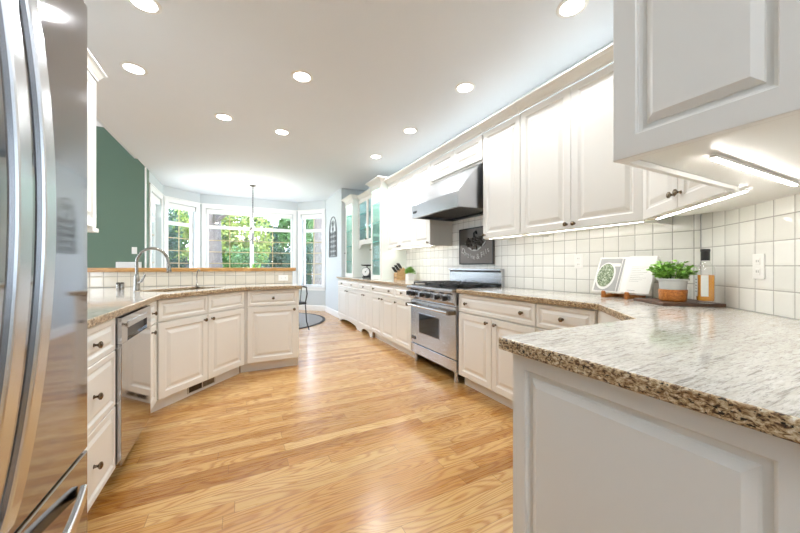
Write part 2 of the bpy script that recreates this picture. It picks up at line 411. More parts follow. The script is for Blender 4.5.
# baseboards
def baseboard(p0, p1, name, h=.14):
    d = Vector((p1[0]-p0[0], p1[1]-p0[1], 0)); mb = MB()
    mb.poly([(0, 0, 0), (0, -.016, 0), (0, -.016, h-.03), (0, -.008, h-.005), (0, 0, h)], (d.length, 0, 0))
    struct(mb, name, 'trim', loc=(p0[0], p0[1], 0), rz=atan2(d.y, d.x))
for i, nm in enumerate(('baseboard_bay_left', 'baseboard_bay_left_diagonal', 'baseboard_back', 'baseboard_bay_right_diagonal', 'baseboard_bay_right')):
    baseboard(PB[i], PB[i+1], nm)
baseboard((-6, 6.83), (-1.45, 6.83), 'baseboard_green')

def window(n, p0, p1, a, b, sashes, zt=2.08, shade=True):
    """window n set in the wall p0->p1, opening a..b along it"""
    d = Vector((p1[0]-p0[0], p1[1]-p0[1], 0)); rz = atan2(d.y, d.x)
    root = bpy.data.objects.new('window_%d' % n, None); col.objects.link(root); root.location = (p0[0], p0[1], 0); root.rotation_euler = (0, 0, rz)
    tag(root, kind='structure')
    z0, z1 = WIN_Z
    c = MB(); cw = .085
    c.box(a-cw, a, -.022, 0, z0, z1+cw+.01); c.box(b, b+cw, -.022, 0, z0, z1+cw+.01); c.box(a, b, -.022, 0, z1, z1+cw+.01)
    c.box(a-cw-.015, b+cw+.015, -.03, 0, z1+cw+.01, z1+cw+.03)
    c.build('casing', 'trim', root, bevel=.003)
    s = MB(); s.box(a-cw-.02, b+cw+.02, -.05, .10, z0-.03, z0); s.box(a-cw, b+cw, -.02, 0, z0-.10, z0-.03); s.build('sill', 'trim', root, bevel=.003)
    fr = MB(); f = .045; y0, y1 = .09, .14
    fr.box(a, a+f, y0, y1, z0, z1); fr.box(b-f, b, y0, y1, z0, z1); fr.box(a+f, b-f, y0, y1, z0, z0+f); fr.box(a+f, b-f, y0, y1, z1-.07, z1)
    fr.box(a+f, b-f, y0, y1, zt-.04, zt+.04)
    W = (b-a-2*f)/sashes
    for i in range(1, sashes): fr.box(a+f+W*i-.045, a+f+W*i+.045, y0, y1, z0, z1)
    fr.build('window_frame', 'trim', root, bevel=.003)
    for i in range(sashes):
        x0, x1 = a+f+W*i+(.045 if i else 0), a+f+W*(i+1)-(.045 if i < sashes-1 else 0)
        for (za, zb, rows) in ((z0+f, zt-.04, 5), (zt+.04, z1-.07, 1)):
            g = MB(); g.box(x0, x1, .113, .117, za, zb); g.build('pane', 'clear', root)
            m = MB(); xm = (x0+x1)/2
            m.box(xm-.009, xm+.009, .104, .112, za, zb)
            for r in range(1, rows): zz = za+(zb-za)*r/rows; m.box(x0, x1, .1045, .1115, zz-.009, zz+.009)
            m.build('grille', 'tan', root)
    if shade:
        h = MB(); h.box(a+.01, b-.01, .01, .075, z1-.11, z1-.005); h.build('shade_cassette', 'trim', root, bevel=.006)
window(1, PB[2], PB[3], .12, 2.07, 2)
window(2, PB[1], PB[2], .10, .74, 1)
window(3, PB[3], PB[4], .10, .74, 1)
window(4, PB[0], PB[1], .22, 1.10, 1)

# ================================================================= CABINET PARTS
DOORP = [(0, 0), (0, .017), (.003, .02), (.052, .02), (.056, .016), (.062, .012), (.074, .011), (.098, .019), (.10, .0195)]
DRAWP = [(0, 0), (0, .017), (.003, .02), (.026, .02), (.029, .016), (.034, .012), (.040, .011), (.056, .019), (.057, .0195)]
SMALLP = [(0, 0), (0, .017), (.003, .02), (.020, .02), (.023, .014), (.027, .012), (.040, .019)]
def knob(parent, x, z, y=-.02, big=1.0):
    rm = Matrix.Rotation(R(90), 3, 'X')
    k = MB(); k.lathe([(.009*big, 0), (.006*big, .004), (.005*big, .012), (.010*big, .016), (.0155*big, .021), (.0155*big, .026), (.009*big, .030), (0, .031)], 12, (x, y, z), rm)
    return k.build('knob', 'bronze', parent, smooth=True)
def door(parent, x0, x1, z0, z1, kx=None, kz=None, prof=DOORP, name='door', g=.0018):
    mb = MB(); mb.panel(x0+g, x1-g, z0+g, z1-g, prof)
    o = mb.build(name, 'cab', parent)
    if kx is not None:
        for a in (kx if isinstance(kx, (list, tuple)) else [kx]): knob(o, a, kz)
    return o
def base_cabinet(label, group, loc, rz, W, cols, D=.58, toe='plain', H=.885, front_only=False):
    t = thing('base_cabinet', label, 'cabinet', loc, rz, group)
    b = MB()
    if front_only:
        b.box(0, W, 0, .03, .10, H); b.box(0, .018, .03, D, .10, H); b.box(W-.018, W, .03, D, .10, H)
    else: b.box(0, W, 0, D, .10, H)
    b.build('body', 'cab', t)
    k = MB()
    if toe == 'plain': k.box(0, W, .055, .075, 0, .10)
    elif toe == 'arch':
        pts = [(0, 0)]; pts = [(0, .002, 0), (.10, .002, 0)]
        n = 10
        for i in range(n+1): f = i/n; pts.append((.10+(W-.2)*f, .002, .075*sin(pi*f)**.35 if 0 < f < 1 else 0))
        pts += [(W-.10, .002, 0), (W, .002, 0), (W, .002, .10), (0, .002, .10)]
        out = []
        for p in pts:
            if not out or (Vector(out[-1])-Vector(p)).length > 1e-4: out.append(p)
        k.poly(out, (0, .02, 0))
    k.build('toe_kick', 'cab', t)
    for c in cols: c(t)
    return t
def D_(x0, x1, kx=None, z0=.105, z1=.705, kz=None): return lambda t: door(t, x0, x1, z0, z1, kx, (z1-.045) if kz is None else kz)
def W_(x0, x1, kx, z0=.712, z1=.88): return lambda t: door(t, x0, x1, z0, z1, kx, (z0+z1)/2, DRAWP, 'drawer')
RZ = -pi/2; XF = 1.87
def rloc(Y): return (XF+.02, Y, 0)    # Y = far (left) side of the cabinet
# right run, near part
base_cabinet('cream base cabinet right of the range, wide two-knob drawer above two doors', None, rloc(2.47), RZ, .89,
             [W_(.0, .89, (.12, .77)), D_(0, .445, .395), D_(.445, .89, .495)])
base_cabinet('cream base cabinet with single-knob drawer in the inner corner beside the peninsula', None, rloc(1.578), RZ, .42,
             [W_(.0, .42, .21), D_(0, .42, .37)])
mb = MB(); cc = thing('corner_cabinet', 'cream corner cabinet body behind the peninsula under the granite', 'cabinet', (0, 0, 0))
mb.prism([(1.89, 1.155), (1.50, .765), (1.50, .70), (2.40, .86), (2.46, 1.155)], .10, .885); mb.build('body', 'cab', cc)
# right run beyond range
base_cabinet('narrow white base cabinet with one drawer and one door left of the range', None, rloc(3.895), RZ, .475,
             [W_(0, .475, .24), D_(0, .475, .06)])
base_cabinet('white base cabinet with wide two-knob drawer above two doors, beyond the range', None, rloc(4.757), RZ, .86,
             [W_(0, .86, (.14, .72)), D_(0, .43, .38), D_(.43, .86, .48)])
base_cabinet('white base cabinet with single-knob drawer over two doors and arched toe', None, rloc(5.38), RZ, .62,
             [W_(0, .62, .31), D_(0, .31, .27), D_(.31, .62, .35)], toe='arch')
base_cabinet('farthest white base cabinet with two small drawers over two doors', None, rloc(6.66), RZ, 1.277,
             [W_(.0, .64, .32), W_(.64, 1.277, .95), D_(0, .64, .58), D_(.64, 1.277, .70)], toe='arch')
# left run
base_cabinet('cream three-drawer base cabinet between refrigerator and dishwasher', None, (-.59, 1.56, 0), pi/2, .555,
             [W_(0, .555, .28), W_(0, .555, .28, .428, .712), W_(0, .555, .28, .105, .426)])
base_cabinet('cream base cabinet mostly hidden behind the refrigerator', None, (-.59, 1.12, 0), pi/2, .438, [W_(0, .438, .22), D_(0, .438, .39)])
base_cabinet('narrow cream filler cabinet right of the dishwasher', None, (-.59, 2.74, 0), pi/2, .27, [W_(0, .27, .14), D_(0, .27, .12)])
A0 = Vector((-.57, 3.02)); A1 = Vector((.05, 3.745)); dA = (A1-A0).normalized(); AL = (A1-A0).length; rA = atan2(dA.y, dA.x); nA = Vector((-dA.y, dA.x))
sinkcab = base_cabinet('angled cream sink cabinet with false drawer front and floor vent in its toe kick', None, (A0.x+nA.x*.02, A0.y+nA.y*.02, 0), rA, AL,
             [lambda t: door(t, .012, AL*.5, .712, .88, None, None, DRAWP, 'drawer_front'), lambda t: door(t, AL*.5, AL-.012, .712, .88, None, None, DRAWP, 'drawer_front'),
              D_(.012, AL/2, AL/2-.04, .105, .705), D_(AL/2, AL-.012, AL/2+.04, .105, .705)], front_only=True, D=.30)
base_cabinet('cream end cabinet of the sink peninsula with one drawer and one door', None, (.055, 3.765, 0), 0, .545,
             [W_(.012, .53, .27), D_(.012, .53, .49), lambda t: MB().box(-.014, 0, -.012, .03, .10, .885).box(-.05, 0, .056, .075, 0, .10).build('filler', 'cab', t)], D=.47)
# vent register in the toe kick
v = thing('floor_vent', 'metal vent register in the toe kick of the angled sink cabinet', 'vent', (A0.x+dA.x*.33+nA.x*.075, A0.y+dA.y*.33+nA.y*.075, 0), rA)
mb = MB(); mb.box(0, .30, -.006, 0, .022, .085); mb.build('frame', 'linen', v, bevel=.001)
mb = MB(); mb.box(.012, .145, -.0075, -.006, .03, .077); mb.build('grille', 'black', v)
mb = MB()
for i in range(16): mb.box(.158+i*.008, .162+i*.008, -.0085, -.006, .03, .077)
for i in range(16): mb.box(.016+i*.008, .018+i*.008, -.009, -.0075, .03, .077)
mb.build('louvres', 'bronze', v)

# ---- peninsula in the foreground
pn = thing('peninsula_cabinet', 'large cream raised-panel peninsula cabinet in the right foreground', 'cabinet', (.755, .705, 0), -pi/2)
mb = MB(); mb.box(0, 1.85, 0, .60, .10, .888); mb.build('body', 'cab', pn)
mb = MB(); mb.box(0, 1.85, .06, .08, 0, .10); mb.build('toe_kick', 'cab', pn)
PENP = [(0, 0), (0, .017), (.002, .02), (.044, .02), (.047, .0175), (.0475, .010), (.052, .007), (.064, .007), (.068, .012), (.084, .0195), (.085, .020)]
for (a, b) in ((0, .575), (.578, 1.15), (1.153, 1.85)):
    mb = MB(); mb.panel(a, b, .102, .886, PENP); mb.build('door', 'cab', pn)

# ================================================================= COUNTERS
CT, CTH = .925, .037
def counter(pts, name, label, hole=None, bev=.006):
    mb = MB(); mb.prism(pts, CT-CTH, CT, side=1, top=0)
    o = mb.build(name, ['gran', 'grane'])
    if hole:
        h = MB(); h.prism(hole, CT-.2, CT+.1); ho = h.build('cut', 'grane')
        m = o.modifiers.new('b', 'BOOLEAN'); m.operation = 'DIFFERENCE'; m.object = ho; m.solver = 'EXACT'
        bpy.context.view_layer.update()
        me = bpy.data.meshes.new_from_object(o.evaluated_get(bpy.context.evaluated_depsgraph_get())); o.modifiers.clear(); o.data = me
        bpy.data.objects.remove(ho)
        o.data.materials.clear(); o.data.materials.append(M['gran']); o.data.materials.append(M['grane'])
        for f in o.data.polygons: f.material_index = 0 if abs(f.normal.z) > .5 else 1
    b = o.modifiers.new('bevel', 'BEVEL'); b.width = bev; b.segments = 3; b.limit_method = 'ANGLE'; b.angle_limit = R(60); b.material = 1
    return tag(o, label, 'countertop')
def rough_line(p, q_, n=60, amp=.0025):   # chiselled stone edge
    out = []
    for i in range(n): 
        f = i/n; out.append((p[0]+(q_[0]-p[0])*f+(random.uniform(-amp, amp) if i else 0), p[1]+(q_[1]-p[1])*f))
    return out
counter([(1.84, 2.472), (1.84, 1.12), (1.46, .738)] + [(.712, .738), (.704, .730)] + [(.703, -1.2), (1.448, -1.2), (1.448, -.144), (2.488, .896), (2.488, 2.472)],
        'granite_countertop', 'polished granite countertop with speckled brown edge running from the range to the foreground peninsula')
counter([(1.84, 3.412), (1.84, 6.678), (2.488, 6.678), (2.488, 3.412)], 'granite_countertop', 'granite countertop on the white cabinets beyond the range')
off = .03
C1 = A0 - nA*off; 
def meetX(X): k = (X-C1.x)/dA.x; return (X, C1.y+dA.y*k)
def meetY(Y): k = (Y-C1.y)/dA.y; return (C1.x+dA.x*k, Y)
SC = Vector((-.50, 3.66)); 
def sk(a, b): p = SC+dA*a+nA*b; return (p.x, p.y)
hole = [sk(-.33, -.20), sk(.33, -.20), sk(.33, .17), sk(-.33, .17)]
counter([(-.545, 1.10), meetX(-.545), meetY(3.715), (.63, 3.715), (.63, 4.245), (-1.428, 4.245), (-1.428, 1.10)], 'granite_countertop',
        'granite countertop around the undermount sink and over the dishwasher', hole)
# sink
s = MB(); s.bm.free(); s = MB()
zb = CT-CTH-.18; ou = [sk(-.345, -.215), sk(.345, -.215), sk(.345, .185), sk(-.345, .185)]; inn = [sk(-.33, -.20), sk(.33, -.20), sk(.33, .17), sk(-.33, .17)]
def ring(pts, z): return [s.bm.verts.new((x, y, z)) for x, y in pts]
r = [ring(ou, CT-CTH-.001), ring(ou, zb-.01), ]
r2 = [ring(inn, CT-CTH-.001), ring(inn, zb)]
for k in range(4):
    j = (k+1) % 4
    s.face([r[0][k], r[0][j], r[1][j], r[1][k]]); s.face([r2[0][k], r2[0][j], r2[1][j], r2[1][k]]); s.face([r[0][k], r[0][j], r2[0][j], r2[0][k]])
s.face(r[1]); s.face(r2[1])
tag(s.build('kitchen_sink', 'steel'), 'stainless steel undermount sink in the angled counter corner', 'sink')
# faucet
F0 = Vector((-.83, 3.62)); 
ft = thing('kitchen_faucet', 'tall brushed nickel gooseneck faucet at the sink', 'faucet', (F0.x, F0.y, CT), atan2(-.25, .97))
mb = MB(); mb.lathe([(.028, 0), (.028, .008), (.024, .02), (.023, .10), (.018, .13), (.013, .15)], 16); mb.build('base', 'nickel', ft, smooth=True)
pts = [(0, 0, .14), (0, 0, .24)] + [(.125-.125*cos(t), 0, .255+.125*sin(t)) for t in [pi*i/14 for i in range(0, 14)]] + [(.25, 0, .24)]
mb = MB(); mb.tube(pts, .0125, 12); mb.build('spout', 'nickel', ft, smooth=True)
mb = MB(); mb.tube([(.25, 0, .245), (.253, 0, .22), (.258, 0, .165), (.259, 0, .16)], [.015, .017, .021, .019], 14); mb.build('spray_head', 'nickel', ft, smooth=True)
mb = MB(); mb.tube([(.02, -.01, .065), (.045, -.02, .08), (.075, -.03, .13), (.08, -.032, .145)], [.011, .011, .008, .007], 10); mb.build('handle', 'nickel', ft, smooth=True)
p = at(197, 288, Y=4.0)
dsp = thing('soap_dispenser', 'small slim curved tap right of the tall faucet', 'tap', (p.x, 4.0, CT), -pi/3)
mb = MB(); mb.lathe([(.018, 0), (.018, .01), (.009, .02), (.008, .05)], 12); mb.build('base', 'nickel', dsp, smooth=True)
mb = MB(); mb.tube([(0, 0, .04), (-.005, 0, .12), (.01, 0, .165), (.04, 0, .18), (.065, 0, .165)], .006, 8); mb.build('spout', 'nickel', dsp, smooth=True)
for i, (u, lb) in enumerate(((118.3, 'left one of two small steel cylinders by the backsplash left of the faucet'), (122.3, 'right one of two small steel cylinders by the backsplash left of the faucet'))):
    p = at(u, 290, Y=3.75)
    t = thing('salt_shaker', lb, 'shaker', (p.x, 3.75, CT), 0, 'small steel shakers')
    mb = MB(); mb.lathe([(.014, 0), (.015, .003), (.015, .052), (.013, .056)], 14); mb.build('body', 'nickel', t, smooth=True)
    mb = MB(); mb.lathe([(.0155, .0565), (.0155, .066), (.010, .070), (0, .071)], 14); mb.build('cap', 'steeld', t, smooth=True)

# ---- raised bar on the peninsula
wall_p = MB(); wall_p.box(-1.43, .60, 4.256, 4.40, 0, 1.082); struct(wall_p, 'wall_peninsula', 'wall')
mb = MB(); mb.prism([(-2.3, 4.225), (.625, 4.225), (.64, 4.24), (.64, 4.60), (-2.3, 4.60)], 1.083, 1.125)
tag(mb.build('bar_top', 'barwood', bevel=.006), 'long wooden bar ledge on top of the tiled peninsula wall', 'bar top')
wall_q = MB(); wall_q.box(-2.2, -1.43, 4.26, 4.40, 0, 1.082); struct(wall_q, 'wall_peninsula_left', 'wall')
def splash(p0, p1, z0, z1, label, th=.008, m='tile'):
    d = Vector((p1[0]-p0[0], p1[1]-p0[1], 0)); mb = MB(); mb.box(0, d.length, -th, -.0005, 0, z1-z0)
    return tag(mb.build('tile_backsplash', m, loc=(p0[0], p0[1], z0), rz=atan2(d.y, d.x)), label, 'backsplash')
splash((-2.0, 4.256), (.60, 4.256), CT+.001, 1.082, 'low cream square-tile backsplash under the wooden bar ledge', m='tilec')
splash((2.49, 4.70), (2.49, 2.45), CT+.001, 1.75, 'white square-tile backsplash behind the range and under its hood')
splash((2.49, 2.449), (2.49, .90), CT+.001, 1.46, 'white square-tile backsplash behind the open cookbook')
splash((2.482, .888), (1.456, -.138), CT+.001, 1.46, 'white square-tile backsplash on the diagonal corner wall')
# outlets
def outlet(label, p, rz, horizontal=False, switch=False):
    t = thing('wall_switch' if switch else 'wall_outlet', label, 'switch' if switch else 'outlet', p, rz)
    a, b = (.058, .036) if horizontal else (.036, .058)
    mb = MB(); mb.box(-a, a, -.006, -.0008, -b, b); mb.build('cover_plate', 'white', t, bevel=.002)
    if switch:
        mb = MB(); mb.box(-.017, .017, -.009, -.0062, -.033, .033); mb.build('rocker', 'white', t, bevel=.002)
        return
    for s_ in (-.024, .024):
        cx_, cz_ = (s_, 0) if horizontal else (0, s_)
        mb = MB(); mb.box(cx_-.015, cx_+.015, -.0085, -.0062, cz_-.015, cz_+.015); so_ = mb.build('socket', 'white', t, bevel=.002)
        for e in (-.006, .006):
            mb = MB()
            if horizontal: mb.box(cx_-.006, cx_+.004, -.0092, -.0086, e-.001, e+.001)
            else: mb.box(e-.001, e+.001, -.0092, -.0086, cz_-.004, cz_+.006)
            mb.build('slot', 'slot', so_)
p = at(579, 261, X=2.482); outlet('white outlet on the tiles left of the open cookbook', p, RZ)
a_ = (760.5-400)/318; rt = (.4494+.8933*a_)/(.8933-.4494*a_); y_ = 1.586/(rt-1); x_ = y_+1.586
outlet('white outlet on the diagonal tiled wall right of the bottle', (x_-.002, y_+.002, 1.14+.0), -3*pi/4)
p = at(283.3, 277.3, Y=4.248); outlet('horizontal white outlet on the low peninsula backsplash', p, 0, True)
p = at(134.5, 250, Y=6.83); outlet('white switch plate on the sage green wall', p, 0, switch=True)
p = at(129, 265, Y=6.83); t = thing('wall_vent', 'white rectangular grille on the green wall just above the bar ledge', 'vent', p)
mb = MB(); mb.box(-.17, .17, -.012, -.001, -.1, .06); mb.build('frame', 'trim', t, bevel=.003)
mb = MB()
for i in range(8): mb.box(-.15, .15, -.016, -.0125, -.085+i*.017, -.077+i*.017)
mb.build('slats', 'white', t)
p = at(377.5, 266, X=2.482)

# ================================================================= RANGE
rg = thing('kitchen_range', 'stainless steel pro gas range with six black knobs', 'range', (1.865, 3.40, 0), RZ)
W = .915; DP = .60
mb = MB(); mb.box(0, W, .02, DP, .10, .905); mb.build('body', 'steel', rg, bevel=.003)
mb = MB(); mb.panel(.004, W-.004, .235, .745, [(0, 0), (0, .026), (.004, .03), (.02, .03)], .02); dr = mb.build('oven_door', 'steel', rg)
mb = MB(); mb.box(.20, .63, -.0125, -.0103, .37, .605); mb.build('window_surround', 'steelm', dr, bevel=.01)
mb = MB(); mb.box(.212, .618, -.0145, -.0128, .382, .593); mb.build('window', 'blackglass', dr, bevel=.004)
mb = MB(); mb.cyl((.02, -.072, .690), (W-.02, -.072, .690), .015, 14)
mb.build('handle', 'handle', dr, smooth=True)
for x in (.035, W-.035):
    mb = MB(); mb.box(x-.017, x+.017, -.092, -.008, .670, .710); mb.build('handle_bracket', 'bronze', dr, bevel=.004)
mb = MB(); mb.box(.03, .13, -.0145, -.0105, .28, .315); bd = mb.build('badge', 'black', dr, bevel=.003)
text('lettering', 'VIKING', .022, 'steelm', bd, (.08, -.0148, .2965), (R(90), 0, 0))
mb = MB(); mb.box(.004, W-.004, -.006, .02, .115, .225); mb.build('kick_panel', 'steel', rg, bevel=.003)
# control panel: bullnose profile
mb = MB(); mb.poly([(0, .02, .755), (0, -.02, .762), (0, -.045, .79), (0, -.045, .865), (0, -.065, .885), (0, -.068, .903), (0, -.055, .918), (0, .02, .918)], (W, 0, 0)); cp = mb.build('control_panel', 'steel', rg, bevel=.002)
rm = Matrix.Rotation(R(90), 3, 'X')
for u in (308, 332, 367, 392, 427, 460):
    uu = 330+u/4; a_ = (uu-400)/318; Yk = 1.80*(.8933-.4494*a_)/(.4494+.8933*a_); xk = min(max(3.40-Yk, .05), W-.06)
    bz = MB(); bz.lathe([(.036, 0), (.036, .004), (.030, .006)], 20, (xk, -.0451, .826), rm); bzo = bz.build('knob_bezel', 'steelm', cp, smooth=True)
    k = MB(); k.lathe([(.026, .006), (.025, .03), (.022, .034), (0, .034)], 18, (xk, -.0451, .826), rm); k.box(xk-.007, xk+.007, -.092, -.078, .802, .850)
    k.build('knob', 'rubber', cp, smooth=True)
mb = MB(); mb.box(.01, W-.01, .0, .56, .918, .926); mb.build('cooktop', 'black', rg, bevel=.002)
for j in range(3):
    gx0 = .02+j*.295; g = MB(); gw = .285
    zt = .944
    for yy in (.02, .275, .53): g.box(gx0, gx0+gw, yy, yy+.016, zt, zt+.016)
    for xx in (0, gw-.014): g.box(gx0+xx, gx0+xx+.014, .02, .546, zt, zt+.016)
    for cyy in (.15, .41):
        cxx = gx0+gw/2
        for k in range(8):
            an = k*pi/4; g.box(.03, .12 if k % 2 == 0 else .14, -.005, .005, zt+.002, zt+.018, Matrix.Translation((cxx, cyy, 0)) @ Matrix.Rotation(an, 4, 'Z'))
    for xx in (.0, gw-.014):
        for yy in (.02, .53): g.box(gx0+xx, gx0+xx+.014, yy, yy+.014, .926, zt)
    g.build('grate', 'black', rg, bevel=.002)
    for cyy in (.15, .41):
        bn = MB(); bn.lathe([(.045, .926), (.045, .938), (.03, .944), (0, .944)], 18, (gx0+gw/2, cyy, 0)); bn.build('burner', 'rubber', rg, smooth=True)
mb = MB(); mb.poly([(0, .57, .905), (0, .568, 1.09), (0, .55, 1.095), (0, .55, 1.115), (0, .612, 1.115), (0, .612, .905)], (W, 0, 0)); mb.build('backguard', 'steel', rg, bevel=.002)
mb = MB(); mb.box(.01, W-.01, .5670, .5695, 1.075, 1.094); mb.build('vent_slot', 'black', rg)
for x in (.06, W-.06):
    for y in (.04, .52):
        mb = MB(); mb.lathe([(.016, 0), (.022, .004), (.022, .10)], 14, (x, y, 0)); mb.build('leg', 'steel', rg, smooth=True)

# ================================================================= HOOD
hd = thing('range_hood', 'stainless steel sloped range hood over the range', 'range hood', (1.87, 3.395, 0), RZ)
hw = .915; mb = MB()
prof = [(0, 0, 1.73), (0, 0, 1.875), (0, .275, 2.17), (0, .612, 2.17), (0, .612, 1.73)]
# open-bottomed shell
def shell(pts, x0, x1):
    for i in range(len(pts)-1):
        a, b = pts[i], pts[i+1]
        mb.face([mb.bm.verts.new(v) for v in ((x0, a[1], a[2]), (x1, a[1], a[2]), (x1, b[1], b[2]), (x0, b[1], b[2]))])
    for x in (x0, x1): mb.face([mb.bm.verts.new((x, p_[1], p_[2])) for p_ in pts])
shell(prof, 0, hw)
bmesh.ops.remove_doubles(mb.bm, verts=mb.bm.verts, dist=1e-5)
bo = mb.build('canopy', 'steel', hd)
mb = MB(); mb.box(0, hw, 0, .035, 1.722, 1.73); mb.box(0, .03, .035, .612, 1.722, 1.73); mb.box(hw-.03, hw, .035, .612, 1.722, 1.73); mb.box(.03, hw-.03, .58, .612, 1.722, 1.73); mb.build('lower_rim', 'steel', hd)
mb = MB()
for i in range(18): mb.box(.04+i*.047, .068+i*.047, .12, .56, 1.752, 1.766, Matrix.Translation((0, 0, 0)))
mb.box(.03, hw-.03, .10, .57, 1.768, 1.774)
mb.build('baffle_filter', 'steeld', hd)
for x in (.12, hw-.12):
    mb = MB(); mb.lathe([(.035, 1.742), (.035, 1.75), (0, 1.75)], 16, (x, .075, 0)); mb.build('hood_lamp', 'white', hd)
mb = MB(); mb.box(.04, .115, -.003, -.0005, 1.775, 1.80); bd = mb.build('badge', 'black', hd)
text('lettering', 'VIKING', .017, 'steelm', bd, (.0775, -.0036, 1.7875), (R(90), 0, 0))

# ================================================================= UPPER CABINETS
XU = 2.14; UB = 1.41; UT = 2.455
def crown(t, x0, x1, z, depth=.0, ret=(False, False), D=.35, h=.07, pr=.075):
    mb = MB(); P = [(0, y_*pr/.085, z+z_*h/.1) for y_, z_ in ((0, 0), (-.012, 0), (-.016, .02), (-.03, .035), (-.055, .07), (-.075, .082), (-.085, .088), (-.085, .1), (0, .1))]
    a = [(x0, p[1]-.021, p[2]) for p in P]; 
    n = len(P)
    A = [mb.bm.verts.new((x0+(p[1] if ret[0] else 0), p[1]-.021, p[2])) for p in P]
    B = [mb.bm.verts.new((x1-(p[1] if ret[1] else 0), p[1]-.021, p[2])) for p in P]
    for i in range(n): mb.face([A[i], A[(i+1) % n], B[(i+1) % n], B[i]])
    mb.face(A[::-1]); mb.face(B)
    for k, (fl_, x, V) in enumerate(((ret[0], x0, A), (ret[1], x1, B))):
        if not fl_: continue
        sg = 1 if k == 0 else -1
        C = [mb.bm.verts.new((x+sg*p[1], D, p[2])) for p in P]
        for i in range(n): mb.face([V[i], V[(i+1) % n], C[(i+1) % n], C[i]])
        mb.face(C)
    return mb.build('crown_moulding', 'cab', t)
def upper(label, Y, W, cols, z0=UB, z1=UT, D=.325, cr=True, ret=(False, False), X=XU, crz=None):
    t = thing('wall_cabinet', label, 'cabinet', (X+.02, Y, 0), RZ)
    mb = MB(); zz = z0+.022
    mb.box(0, W, 0, D, zz, z1); mb.box(0, W, 0, .018, z0, zz); mb.box(0, .018, .018, D, z0, zz); mb.box(W-.018, W, .018, D, z0, zz)
    mb.build('body', 'cab', t)
    for c in cols: c(t)
    if cr: crown(t, 0, W, z1, ret=ret, D=D)
    return t
def UD(x0, x1, kx, z0=UB+.003, z1=UT-.005, kz=None, prof=DOORP): return lambda t: door(t, x0, x1, z0, z1, kx, z0+.035 if kz is None else kz, prof)
upper('cream wall cabinet right of the hood with one tall door', 2.435, .465, [UD(0, .465, .03)])
upper('cream wall cabinet with a pair of tall doors above the outlet and cookbook', 1.968, .93, [UD(0, .465, .435), UD(.465, .93, .495)])
upper('white wall cabinet with two tall doors between the glass towers and the hood', 4.69, .85, [UD(0, .42, .385), UD(.42, .85, .455)])
upper('white wall cabinet with one tall door just left of the hood', 3.838, .425, [UD(0, .425, .385)])
upper('short cream cabinet above the range hood with two small doors', 3.411, .974, [UD(.01, .487, None, 2.20, UT-.005), UD(.487, .964, None, 2.20, UT-.005)], z0=2.178)

# diagonal wall cabinet
dg = thing('diagonal_wall_cabinet', 'cream diagonal corner wall cabinet with two paired brown knobs', 'cabinet', (2.14+.014, 1.041-.014+.006, 0), -3*pi/4)
LD = .775
mb = MB(); mb.prism([(0, 0), (LD-.01, 0), (LD-.01, .325), (.16, .325), (0, .18)], UB+.022, UT); mb.box(0, LD-.01, 0, .018, UB, UB+.022); mb.build('body', 'cab', dg)
door(dg, .015, LD/2+.03, UB+.003, UT-.005, LD/2, UB+.075); door(dg, LD/2+.03, LD-.02, UB+.003, UT-.005, LD/2+.06, UB+.075)
# foreground wall cabinet
fg = thing('wall_cabinet', 'large cream wall cabinet overhanging the right foreground peninsula', 'cabinet', (0, 0, 0))
foot = [(.88, .487), (1.575, .487), (1.815, .245), (1.435, -.135), (1.435, -1.0), (.88, -1.0)]
mb = MB(); mb.prism(foot, UB+.016, UT+.1); mb.build('body', 'cab', fg)
mb = MB(); mb.box(.88, .905, -1.0, .487, UB, UB+.015); mb.box(.905, 1.575, .470, .487, UB, UB+.015); mb.build('light_rail', 'cab', fg, bevel=.002)
FGP = [(0, 0), (0, .017), (.002, .02), (.052, .02), (.0545, .0175), (.055, .008), (.062, .006), (.072, .006), (.073, .011), (.088, .0195), (.089, .020)]
fdr = thing  # noqa
for (a, b) in ((0, .34), (.343, .75), (.753, 1.487)):
    mb = MB(); mb.panel(0, b-a-.003, UB, UT+.09, FGP)
    o = mb.build('door', 'cab', fg, loc=(.88, .487-a, 0), rz=RZ)

# left upper cabinet
lu = thing('wall_cabinet', 'tall white wall cabinet on the left wall just beyond the refrigerator', 'cabinet', (-.93, 1.12, 0), pi/2)
LW = 1.865
mb = MB(); mb.box(0, LW, 0, .495, UB+.02, UT); mb.box(0, LW, 0, .02, UB, UB+.02); mb.build('body', 'cab', lu)
for i in range(4): door(lu, i*LW/4, (i+1)*LW/4, UB+.003, UT-.005, (i+.5)*LW/4+(.18 if i % 2 == 0 else -.18), UB+.04)
crown(lu, 0, LW, UT, ret=(False, True), D=.49, pr=.045)
mb = MB(); mb.box(LW-.10, LW+.012, -.03, .49, UB-.03, UB); mb.build('light_rail', 'cab', lu, bevel=.004)

